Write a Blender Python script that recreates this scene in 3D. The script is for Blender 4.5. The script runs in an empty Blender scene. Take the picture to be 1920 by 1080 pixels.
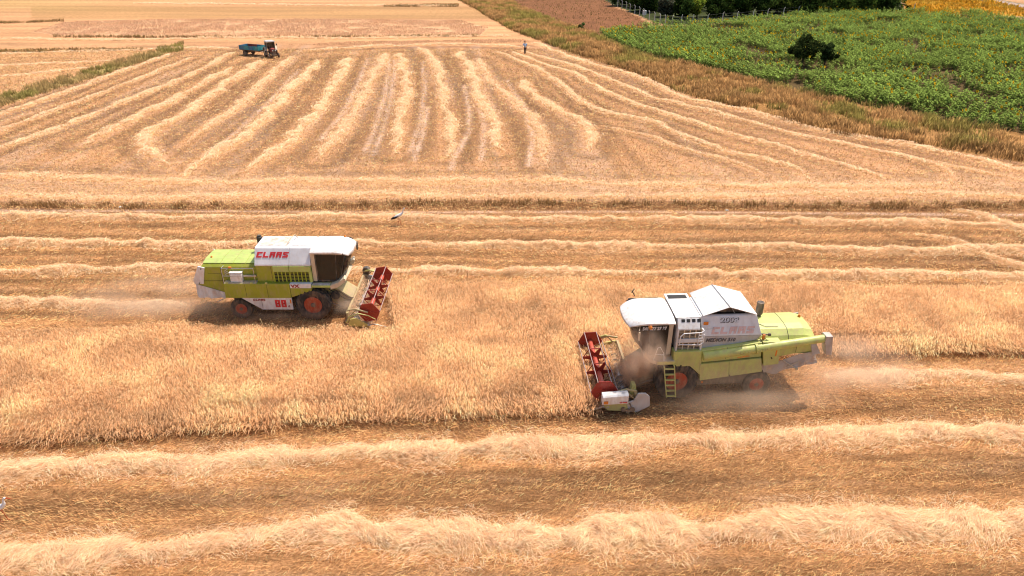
import bpy, bmesh, math, random
import numpy as np
from mathutils import Vector, Matrix
random.seed(7); rng = np.random.default_rng(11)
C = bpy.context.scene.collection
PI = math.pi; R = math.radians
# ------------------------------------------------------------------ camera model (drone at 18 m, looking along +Y, pitched down)
TH = R(27.7); F = 1280.0; HC = 18.0
def at(px, py, z=0.0):
    u = (px-960)/F; v = (py-540)/F
    d = (u, math.cos(TH)-v*math.sin(TH), -math.sin(TH)-v*math.cos(TH))
    t = (z-HC)/d[2]
    return Vector((d[0]*t, d[1]*t, z))
def pxm(X, Y, Z=0.0):                     # reference pixels per metre at a point
    zc = Y*math.cos(TH)-(Z-HC)*math.sin(TH)
    return F/zc
def topx(X, Y, Z=0.0):
    zc = Y*math.cos(TH)-(Z-HC)*math.sin(TH); yc = -(Y*math.sin(TH)+(Z-HC)*math.cos(TH))
    return 960+F*X/zc, 540+F*yc/zc
# ------------------------------------------------------------------ noise
class Noise:
    def __init__(s, seed, n=256):
        s.n = n; s.g = np.random.default_rng(seed).random((n, n))
    def __call__(s, x, y):
        x = np.asarray(x, float); y = np.asarray(y, float)
        xi = np.floor(x).astype(int); yi = np.floor(y).astype(int); fx = x-xi; fy = y-yi
        fx = fx*fx*(3-2*fx); fy = fy*fy*(3-2*fy); n = s.n
        a = s.g[xi % n, yi % n]; b = s.g[(xi+1) % n, yi % n]; c = s.g[xi % n, (yi+1) % n]; d = s.g[(xi+1) % n, (yi+1) % n]
        return (a*(1-fx)+b*fx)*(1-fy)+(c*(1-fx)+d*fx)*fy
    def fbm(s, x, y, o=3):
        v = 0; a = .5; t = 0
        for k in range(o):
            v = v+a*s(x*2**k+k*17.3, y*2**k+k*9.1); t += a; a *= .5
        return v/t
N1, N2, N3, N4 = Noise(1), Noise(2), Noise(3), Noise(4)
def sstep(a, b, x):
    t = np.clip((x-a)/(b-a), 0, 1); return t*t*(3-2*t)
# ------------------------------------------------------------------ objects and tags
def tag(o, label=None, cat=None, group=None, kind=None):
    if label: o['label'] = label
    if cat: o['category'] = cat
    if group: o['group'] = group
    if kind: o['kind'] = kind
    return o
def empty(name, loc, rz, label, cat, group=None):
    o = bpy.data.objects.new(name, None); C.objects.link(o); o.location = loc; o.rotation_euler = (0, 0, rz)
    o.empty_display_size = .3
    return tag(o, label, cat, group)
def link(name, me, mat, parent=None):
    o = bpy.data.objects.new(name, me); C.objects.link(o)
    if mat is not None:
        me.materials.clear(); me.materials.append(mat)
    if parent is not None: o.parent = parent
    return o
def np_mesh(name, V, Fc, col=None, nper=4):
    me = bpy.data.meshes.new(name)
    V = np.ascontiguousarray(V, dtype=np.float32); Fc = np.ascontiguousarray(Fc, dtype=np.int32)
    me.vertices.add(len(V)); me.vertices.foreach_set('co', V.ravel())
    me.loops.add(Fc.size); me.loops.foreach_set('vertex_index', Fc.ravel())
    me.polygons.add(len(Fc)); me.polygons.foreach_set('loop_start', np.arange(0, Fc.size, nper, dtype=np.int32))
    me.update(calc_edges=True)
    if col is not None:
        a = me.color_attributes.new('Col', 'FLOAT_COLOR', 'POINT')
        c4 = np.ones((len(V), 4), np.float32); c4[:, :3] = col
        a.data.foreach_set('color', c4.ravel())
    return me
def smooth(me):
    me.polygons.foreach_set('use_smooth', np.ones(len(me.polygons), bool)); me.update()
# ------------------------------------------------------------------ materials
def nmat(name):
    m = bpy.data.materials.new(name); m.use_nodes = True; nt = m.node_tree; nt.nodes.clear()
    return m, nt, nt.nodes.new('ShaderNodeOutputMaterial')
def nd(nt, t, **k):
    n = nt.nodes.new(t)
    for a, b in k.items(): setattr(n, a, b)
    return n
def noise_fac(nt, scale, lo=.35, hi=.65, detail=4, vec=None, stretch=None):
    tc = nd(nt, 'ShaderNodeTexCoord'); src = tc.outputs['Object']
    if stretch:
        mp = nd(nt, 'ShaderNodeMapping'); mp.inputs['Scale'].default_value = stretch; nt.links.new(src, mp.inputs[0]); src = mp.outputs[0]
    n = nd(nt, 'ShaderNodeTexNoise'); n.inputs['Scale'].default_value = scale; n.inputs['Detail'].default_value = detail
    nt.links.new(src, n.inputs['Vector'])
    r = nd(nt, 'ShaderNodeMapRange'); r.inputs[1].default_value = lo; r.inputs[2].default_value = hi
    nt.links.new(n.outputs[0], r.inputs[0]); return r.outputs[0], n.outputs[0]
def mixc(nt, fac, a, b, bt='MIX'):
    m = nd(nt, 'ShaderNodeMix', data_type='RGBA', blend_type=bt)
    for s, v in ((0, fac), (6, a), (7, b)):
        if hasattr(v, 'is_linked') or hasattr(v, 'links'): nt.links.new(v, m.inputs[s])
        elif s == 0: m.inputs[0].default_value = v
        else: m.inputs[s].default_value = (*v, 1)
    return m.outputs[2]
DUST = (.50, .34, .21)
def paint(name, col, rough=.45, dirt=.35, metal=0.0, zd=(0, 0), coat=0, streak=True):
    """weathered paint: tone drift, dust film that thickens towards the ground, fine bump"""
    m, nt, out = nmat(name); b = nd(nt, 'ShaderNodeBsdfPrincipled')
    f1, raw = noise_fac(nt, 1.3, .3, .7, 5)
    f2, _ = noise_fac(nt, 7, .45, .75, 6, stretch=(1, 1, .35) if streak else None)
    c = mixc(nt, f1, tuple(x*.88 for x in col), tuple(min(1, x*1.08) for x in col))
    mu = nd(nt, 'ShaderNodeMath', operation='MULTIPLY'); mu.inputs[1].default_value = dirt; nt.links.new(f2, mu.inputs[0]); fac = mu.outputs[0]
    if zd[1] > 0:
        tc = nd(nt, 'ShaderNodeTexCoord'); sp = nd(nt, 'ShaderNodeSeparateXYZ'); nt.links.new(tc.outputs['Object'], sp.inputs[0])
        mr = nd(nt, 'ShaderNodeMapRange'); mr.inputs[1].default_value = zd[0]; mr.inputs[2].default_value = 0; mr.inputs[3].default_value = 0; mr.inputs[4].default_value = zd[1]
        nt.links.new(sp.outputs[2], mr.inputs[0])
        ad = nd(nt, 'ShaderNodeMath', operation='ADD', use_clamp=True); nt.links.new(fac, ad.inputs[0]); nt.links.new(mr.outputs[0], ad.inputs[1]); fac = ad.outputs[0]
    f3, _ = noise_fac(nt, 2.6, .52, .74, 8, stretch=(1, 1, .6) if streak else None)
    m3 = nd(nt, 'ShaderNodeMath', operation='MULTIPLY'); m3.inputs[1].default_value = min(.5, dirt*.7); nt.links.new(f3, m3.inputs[0]); c = mixc(nt, m3.outputs[0], c, tuple(x*.42 for x in DUST))
    c = mixc(nt, fac, c, DUST)
    nt.links.new(c, b.inputs['Base Color'])
    ro = nd(nt, 'ShaderNodeMapRange'); ro.inputs[3].default_value = rough; ro.inputs[4].default_value = .9; nt.links.new(fac, ro.inputs[0]); nt.links.new(ro.outputs[0], b.inputs['Roughness'])
    b.inputs['Metallic'].default_value = metal
    bu = nd(nt, 'ShaderNodeBump'); bu.inputs['Strength'].default_value = .12; bu.inputs['Distance'].default_value = .02; nt.links.new(raw, bu.inputs['Height']); nt.links.new(bu.outputs[0], b.inputs['Normal'])
    nt.links.new(b.outputs[0], out.inputs[0]); return m
def veg(name, trans=.3, tint=(1, 1, 1), up=.75):
    """straw, stalks and leaves: vertex colour, light passing through thin blades"""
    m, nt, out = nmat(name)
    at_ = nd(nt, 'ShaderNodeAttribute', attribute_name='Col')
    c = mixc(nt, 1.0, at_.outputs[0], tint, 'MULTIPLY')
    d = nd(nt, 'ShaderNodeBsdfDiffuse'); t = nd(nt, 'ShaderNodeBsdfTranslucent'); mx = nd(nt, 'ShaderNodeMixShader'); mx.inputs[0].default_value = trans
    ge = nd(nt, 'ShaderNodeNewGeometry'); v1 = nd(nt, 'ShaderNodeVectorMath', operation='SCALE'); v1.inputs['Scale'].default_value = 1-up; nt.links.new(ge.outputs['Normal'], v1.inputs[0])
    v2 = nd(nt, 'ShaderNodeVectorMath', operation='ADD'); v2.inputs[1].default_value = (0, 0, up); nt.links.new(v1.outputs[0], v2.inputs[0])
    v3 = nd(nt, 'ShaderNodeVectorMath', operation='NORMALIZE'); nt.links.new(v2.outputs[0], v3.inputs[0]); nt.links.new(v3.outputs[0], d.inputs['Normal'])
    nt.links.new(c, d.inputs[0]); nt.links.new(c, t.inputs[0]); nt.links.new(d.outputs[0], mx.inputs[1]); nt.links.new(t.outputs[0], mx.inputs[2]); nt.links.new(mx.outputs[0], out.inputs[0])
    return m
def solid(name, col, rough=.8, metal=0, spec=.3):
    m, nt, out = nmat(name); b = nd(nt, 'ShaderNodeBsdfPrincipled'); f, raw = noise_fac(nt, 5, .3, .7)
    nt.links.new(mixc(nt, f, tuple(x*.85 for x in col), tuple(min(1, x*1.12) for x in col)), b.inputs['Base Color'])
    b.inputs['Roughness'].default_value = rough; b.inputs['Metallic'].default_value = metal; b.inputs['Specular IOR Level'].default_value = spec
    nt.links.new(b.outputs[0], out.inputs[0]); return m
def ground_mat():
    m, nt, out = nmat('field_soil'); b = nd(nt, 'ShaderNodeBsdfPrincipled')
    a = nd(nt, 'ShaderNodeAttribute', attribute_name='Col')
    f1, r1 = noise_fac(nt, 3.2, .3, .7, 6, stretch=(.35, 1, 1))
    f2, r2 = noise_fac(nt, 14, .35, .68, 5, stretch=(.5, 1, 1))
    c = mixc(nt, 1.0, a.outputs[0], mixc(nt, f1, (.72, .70, .66), (1.18, 1.18, 1.18)), 'MULTIPLY')
    c = mixc(nt, 1.0, c, mixc(nt, f2, (.62, .58, .54), (1.22, 1.24, 1.26)), 'MULTIPLY')
    nt.links.new(c, b.inputs['Base Color']); b.inputs['Roughness'].default_value = .95; b.inputs['Specular IOR Level'].default_value = .1
    bu = nd(nt, 'ShaderNodeBump'); bu.inputs['Strength'].default_value = .7; bu.inputs['Distance'].default_value = .06; nt.links.new(r2, bu.inputs['Height']); nt.links.new(bu.outputs[0], b.inputs['Normal'])
    nt.links.new(b.outputs[0], out.inputs[0]); return m
def glass(name, col=(.35, .38, .36), tr=.22):
    m, nt, out = nmat(name); g = nd(nt, 'ShaderNodeBsdfPrincipled'); g.inputs['Base Color'].default_value = (.03, .03, .028, 1); g.inputs['Roughness'].default_value = .12
    t = nd(nt, 'ShaderNodeBsdfTransparent'); t.inputs[0].default_value = (*col, 1)
    f, _ = noise_fac(nt, 2.5, .3, .8, 4)
    du = nd(nt, 'ShaderNodeBsdfDiffuse'); du.inputs[0].default_value = (*DUST, 1)
    mx = nd(nt, 'ShaderNodeMixShader'); mx.inputs[0].default_value = tr; nt.links.new(g.outputs[0], mx.inputs[1]); nt.links.new(t.outputs[0], mx.inputs[2])
    mu = nd(nt, 'ShaderNodeMath', operation='MULTIPLY'); mu.inputs[1].default_value = .03; nt.links.new(f, mu.inputs[0])
    m2 = nd(nt, 'ShaderNodeMixShader'); nt.links.new(mu.outputs[0], m2.inputs[0]); nt.links.new(mx.outputs[0], m2.inputs[1]); nt.links.new(du.outputs[0], m2.inputs[2])
    nt.links.new(m2.outputs[0], out.inputs[0]); return m
def dust_mat(name, dens, col=(.80, .66, .53), scale=2.2):
    """dust hanging in the air: noisy density fading to nothing at the edge of its unit sphere"""
    m, nt, out = nmat(name)
    tc = nd(nt, 'ShaderNodeTexCoord'); ln = nd(nt, 'ShaderNodeVectorMath', operation='LENGTH'); nt.links.new(tc.outputs['Object'], ln.inputs[0])
    fall = nd(nt, 'ShaderNodeMapRange', interpolation_type='SMOOTHSTEP'); fall.inputs[1].default_value = .15; fall.inputs[2].default_value = .98; fall.inputs[3].default_value = 1; fall.inputs[4].default_value = 0
    nt.links.new(ln.outputs['Value'], fall.inputs[0])
    n = nd(nt, 'ShaderNodeTexNoise'); n.inputs['Scale'].default_value = scale; n.inputs['Detail'].default_value = 4; nt.links.new(tc.outputs['Object'], n.inputs['Vector'])
    r = nd(nt, 'ShaderNodeMapRange'); r.inputs[1].default_value = .40; r.inputs[2].default_value = .68; nt.links.new(n.outputs[0], r.inputs[0])
    mu = nd(nt, 'ShaderNodeMath', operation='MULTIPLY'); nt.links.new(fall.outputs[0], mu.inputs[0]); nt.links.new(r.outputs[0], mu.inputs[1])
    m2 = nd(nt, 'ShaderNodeMath', operation='MULTIPLY'); m2.inputs[1].default_value = dens; nt.links.new(mu.outputs[0], m2.inputs[0])
    v = nd(nt, 'ShaderNodeVolumePrincipled'); v.inputs['Color'].default_value = (*col, 1); v.inputs['Anisotropy'].default_value = .2
    nt.links.new(m2.outputs[0], v.inputs['Density']); nt.links.new(v.outputs[0], out.inputs['Volume']); return m
M = {}
M['ground'] = ground_mat()
M['straw'] = veg('straw_fibre', .36, (1.12, 1.08, 1.05), .8)
M['leaf'] = veg('leaf', .3, (1, 1, 1), .35)
M['wood'] = solid('bark', (.07, .05, .035))
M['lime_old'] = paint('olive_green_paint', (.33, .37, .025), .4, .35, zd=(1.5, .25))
M['lime_old_sunlit'] = paint('sunlit_olive_paint', (.46, .58, .15), .45, .4)  # lighter copy of the olive paint, sunlight on top surfaces put into the colour
M['lime'] = paint('lime_green_paint', (.55, .60, .17), .4, .48, zd=(2.4, .45))
M['header_paint'] = paint('dusty_header_paint', (.42, .37, .15), .5, 1.0, zd=(1.4, .8))
M['white'] = paint('white_paint', (.82, .83, .84), .4, .18)
M['white_dusty'] = paint('dusty_white_paint', (.80, .79, .77), .5, .45)
M['grey'] = paint('grey_and_shaded_white', (.52, .51, .50), .5, .35)  # own grey of some parts; on white panels it carries their shade
M['cream'] = paint('cream_paint', (.66, .56, .40), .5, .4)
M['rust'] = paint('stained_white_sheet', (.72, .64, .58), .7, 1.0)
M['dark'] = paint('dark_steel', (.05, .045, .04), .6, .5, zd=(1.2, .5))
M['black'] = paint('black_gap', (.012, .012, .012), .7, .05)
M['rubber'] = paint('tyre_rubber', (.028, .027, .026), .8, .38, zd=(.7, .3))
M['rim'] = paint('orange_red_rim', (.42, .065, .025), .55, .55, zd=(.4, .3))
M['red'] = paint('reel_red', (.36, .028, .015), .4, .15, streak=False)
M['tube_red'] = paint('reel_tube_red', (.62, .10, .06), .4, .2)
M['logo_red'] = paint('logo_red', (.70, .035, .04), .5, .1)
M['faded_red'] = paint('faded_logo_red', (.80, .56, .52), .6, .4)
M['maroon'] = paint('maroon_letter', (.30, .03, .04), .5, .2)
M['letter'] = paint('dark_letter', (.10, .10, .11), .6, .3)
M['steel'] = paint('bright_steel', (.50, .50, .50), .35, .3, metal=.5)
M['pink_steel'] = paint('dusty_bar', (.45, .34, .33), .5, .5)
M['canvas'] = paint('canvas_sheet', (.56, .50, .44), .9, .6, zd=(2.2, .4))
M['canvas_light'] = paint('pale_plastic_sheet', (.74, .72, .70), .8, .5)
M['orange'] = paint('orange_lamp', (.75, .22, .02), .4, .1)
M['yellow'] = paint('yellow_paint', (.62, .61, .20), .45, .35)
M['glass'] = glass('cab_glass', tr=.48); M['glass_far'] = glass('far_cab_glass', tr=.06)
M['seat'] = solid('seat_cloth', (.16, .16, .15)); M['inner'] = solid('cab_lining', (.025, .025, .022))
M['slat'] = paint('grille_slat_green', (.42, .50, .03), .5, .3)
M['teal'] = paint('blue_trailer_paint', (.01, .30, .36), .5, .3)
M['teal2'] = paint('dark_blue_trailer_paint', (.01, .18, .33), .5, .3)
M['tred'] = paint('tractor_red', (.30, .03, .03), .5, .4)
M['skin'] = solid('skin', (.45, .25, .17))
M['shirt'] = solid('blue_shirt', (.34, .60, .92))
M['wshirt'] = solid('white_shirt', (.75, .78, .85))
M['pants'] = solid('dark_trousers', (.015, .015, .02))
M['hair'] = solid('dark_hair', (.02, .015, .012))
M['feather'] = solid('white_feather', (.82, .82, .80))
M['bfeather'] = solid('black_feather', (.012, .012, .014))
M['beak'] = solid('red_beak', (.50, .08, .03))
M['concrete'] = solid('concrete_post', (.62, .63, .60))
M['wire'] = solid('wire', (.25, .27, .26), .5, .5)
# ------------------------------------------------------------------ mesh builder for made things
class MB:
    """collects shapes; x can be mirrored with f so that 'forward' may point to -X"""
    def __init__(s, f=1): s.v = []; s.fc = []; s.f = f
    def add(s, vs, fs):
        b = len(s.v); s.v += [(x*s.f, y, z) for x, y, z in vs]; s.fc += [tuple(b+i for i in q) for q in fs]
    def box(s, x0, x1, y0, y1, z0, z1):
        s.add([(x, y, z) for x in (x0, x1) for y in (y0, y1) for z in (z0, z1)], [(0, 1, 3, 2), (4, 6, 7, 5), (0, 4, 5, 1), (2, 3, 7, 6), (0, 2, 6, 4), (1, 5, 7, 3)])
    def loft(s, rings, caps=True):
        n = len(rings[0]); vs = [p for r in rings for p in r]; fs = []
        for k in range(len(rings)-1):
            for i in range(n):
                j = (i+1) % n; fs.append((k*n+i, k*n+j, (k+1)*n+j, (k+1)*n+i))
        if caps: fs += [tuple(range(n)), tuple(range((len(rings)-1)*n, len(rings)*n))]
        s.add(vs, fs)
    def prism(s, poly, y0, y1):            # polygon in x,z extruded along y
        s.loft([[(x, y0, z) for x, z in poly], [(x, y1, z) for x, z in poly]])
    def xprism(s, poly, x0, x1):           # polygon in y,z extruded along x
        s.loft([[(x0, y, z) for y, z in poly], [(x1, y, z) for y, z in poly]])
    def tube(s, pts, r, n=8, r2=None):
        pts = [Vector(p) for p in pts]; rings = []
        for i, p in enumerate(pts):
            d = (pts[min(i+1, len(pts)-1)]-pts[max(i-1, 0)]).normalized()
            a = Vector((0, 0, 1)) if abs(d.z) < .9 else Vector((1, 0, 0)); u = d.cross(a).normalized(); w = d.cross(u)
            rr = r if r2 is None else r+(r2-r)*i/(len(pts)-1)
            rings.append([tuple(p+u*rr*math.cos(2*PI*k/n)+w*rr*math.sin(2*PI*k/n)) for k in range(n)])
        s.loft(rings)
    def lathe_y(s, c, prof, n=32):         # profile [(y, r)] turned about an axis along y
        rings = [[(c[0]+r*math.cos(2*PI*k/n), c[1]+y, c[2]+r*math.sin(2*PI*k/n)) for k in range(n)] for y, r in prof]
        s.loft(rings)
    def lathe_z(s, c, prof, n=16):
        rings = [[(c[0]+r*math.cos(2*PI*k/n), c[1]+r*math.sin(2*PI*k/n), c[2]+z) for k in range(n)] for z, r in prof]
        s.loft(rings)
    def obox(s, c, hx, hy, hz, M3):        # oriented box
        vs = [tuple(Vector(c)+M3 @ Vector((a*hx, b*hy, d*hz))) for a in (-1, 1) for b in (-1, 1) for d in (-1, 1)]
        s.add(vs, [(0, 1, 3, 2), (4, 6, 7, 5), (0, 4, 5, 1), (2, 3, 7, 6), (0, 2, 6, 4), (1, 5, 7, 3)])
    def build(s, name, mat, parent, bevel=0, sm=False, label=None):
        me = bpy.data.meshes.new(name); me.from_pydata(s.v, [], s.fc); me.update()
        bm = bmesh.new(); bm.from_mesh(me); bmesh.ops.recalc_face_normals(bm, faces=bm.faces); bm.to_mesh(me); bm.free()
        o = link(name, me, mat, parent)
        if sm: smooth(me)
        if bevel:
            b = o.modifiers.new('bevel', 'BEVEL'); b.width = bevel; b.segments = 2; b.limit_method = 'ANGLE'; b.angle_limit = R(30)
        if label: o['label'] = label
        return o
# ------------------------------------------------------------------ ribbons (stalks, straw, grass) built in numpy
def ribbons(P, widths, col, side=None):
    """P (n,k,3) centre lines, widths (n,k), col (n,3) or (n,k,3) -> verts, quads, colours"""
    n, k, _ = P.shape
    d = P[:, -1]-P[:, 0]
    if side is None:
        side = np.cross(d, rng.normal(size=(n, 3)))
    side = side/(np.linalg.norm(side, axis=1, keepdims=True)+1e-9)
    A = P-side[:, None]*widths[..., None]*.5; B = P+side[:, None]*widths[..., None]*.5
    V = np.stack([A, B], 2).reshape(-1, 3)
    base = (np.arange(n)*k*2)[:, None]; seg = np.arange(k-1)[None]*2; b = (base+seg).reshape(-1)
    Fc = np.stack([b, b+1, b+3, b+2], 1)
    if col.ndim == 2: col = np.repeat(col[:, None], k, 1)
    Cc = np.repeat(col.reshape(-1, 3), 2, 0)
    return V, Fc, Cc
class Acc:
    def __init__(s): s.V = []; s.F = []; s.C = []; s.n = 0
    def add(s, V, Fc, Cc): s.V.append(V); s.F.append(Fc+s.n); s.C.append(Cc); s.n += len(V)
    def build(s, name, mat, parent=None, sm=False):
        me = np_mesh(name, np.concatenate(s.V), np.concatenate(s.F), np.concatenate(s.C))
        if sm: smooth(me)
        return link(name, me, mat, parent)
def inpoly(x, y, poly):
    r = np.zeros(len(x), bool); n = len(poly)
    for i in range(n):
        x0, y0 = poly[i][0], poly[i][1]; x1, y1 = poly[(i+1) % n][0], poly[(i+1) % n][1]
        c = ((y0 > y) != (y1 > y)); t = (y-y0)/((y1-y0) if y1 != y0 else 1e-9)
        r ^= c & (x < x0+t*(x1-x0))
    return r
def sample_poly(poly, dens):
    xs = [p[0] for p in poly]; ys = [p[1] for p in poly]
    n = int((max(xs)-min(xs))*(max(ys)-min(ys))*dens)
    x = rng.uniform(min(xs), max(xs), n); y = rng.uniform(min(ys), max(ys), n); k = inpoly(x, y, poly)
    return x[k], y[k]
def pp(*pts, z=0): return [tuple(at(a, b, z))[:2] for a, b in pts]
def dist_poly(x, y, line):
    """distance from points to a polyline, and the signed side"""
    best = np.full(np.shape(x), 1e9); 
    for (x0, y0), (x1, y1) in zip(line[:-1], line[1:]):
        dx, dy = x1-x0, y1-y0; L = dx*dx+dy*dy+1e-9
        t = np.clip(((x-x0)*dx+(y-y0)*dy)/L, 0, 1); d = np.hypot(x-(x0+t*dx), y-(y0+t*dy)); best = np.minimum(best, d)
    return best
#@@PART2
# ================================================================== THE SETTING
VL = [(840, -12), (900, 22), (955, 55), (1010, 75), (1060, 95), (1130, 118), (1200, 140), (1250, 165), (1330, 190), (1400, 205), (1480, 230), (1560, 250), (1640, 262), (1720, 270), (1800, 285), (1920, 305), (2400, 365)]
VU = [(935, -12), (985, 20), (1060, 50), (1120, 66), (1150, 85), (1200, 105), (1290, 125), (1370, 145), (1440, 165), (1560, 190), (1680, 215), (1780, 235), (1920, 255), (2400, 310)]
VERGE = pp(*VL, *VU[::-1]); VLW = pp(*VL); VUW = pp(*VU)
FENCE_PX = [(1128, -2), (1141, 4), (1149, 10), (1158, 13), (1166, 16), (1174, 19), (1181, 23), (1190, 26), (1199, 30), (1207, 34), (1217, 38), (1227, 41), (1237, 44), (1247, 47), (1260, 48), (1277, 47), (1298, 47), (1326, 45), (1354, 41), (1381, 40), (1411, 37), (1438, 34), (1468, 31), (1496, 28), (1524, 26), (1550, 25), (1580, 23), (1606, 23), (1633, 22), (1661, 22), (1686, 22), (1712, 23)]
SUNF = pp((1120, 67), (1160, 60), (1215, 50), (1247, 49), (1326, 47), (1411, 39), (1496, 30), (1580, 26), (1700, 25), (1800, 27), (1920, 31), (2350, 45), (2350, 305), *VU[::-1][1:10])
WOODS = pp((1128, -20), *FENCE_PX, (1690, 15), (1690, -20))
PLOUGH = pp((935, -12), (985, 20), (1060, 50), (1120, 66), (1215, 50), (1199, 32), (1149, 12), (1128, -12))
YELLOW = pp((1690, -8), (1835, -8), (1870, 4), (1920, 17), (2200, 80), (2200, 60), (1920, 31), (1800, 27), (1700, 25))
ROADP = [(1740, -22), (1830, -4), (1920, 12), (2150, 60)]
ROADW = pp(*ROADP)
LVERGE = [(-300, 265), (0, 192), (60, 172), (150, 146), (240, 118), (315, 94), (345, 88)]; LVW = pp(*LVERGE)
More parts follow.
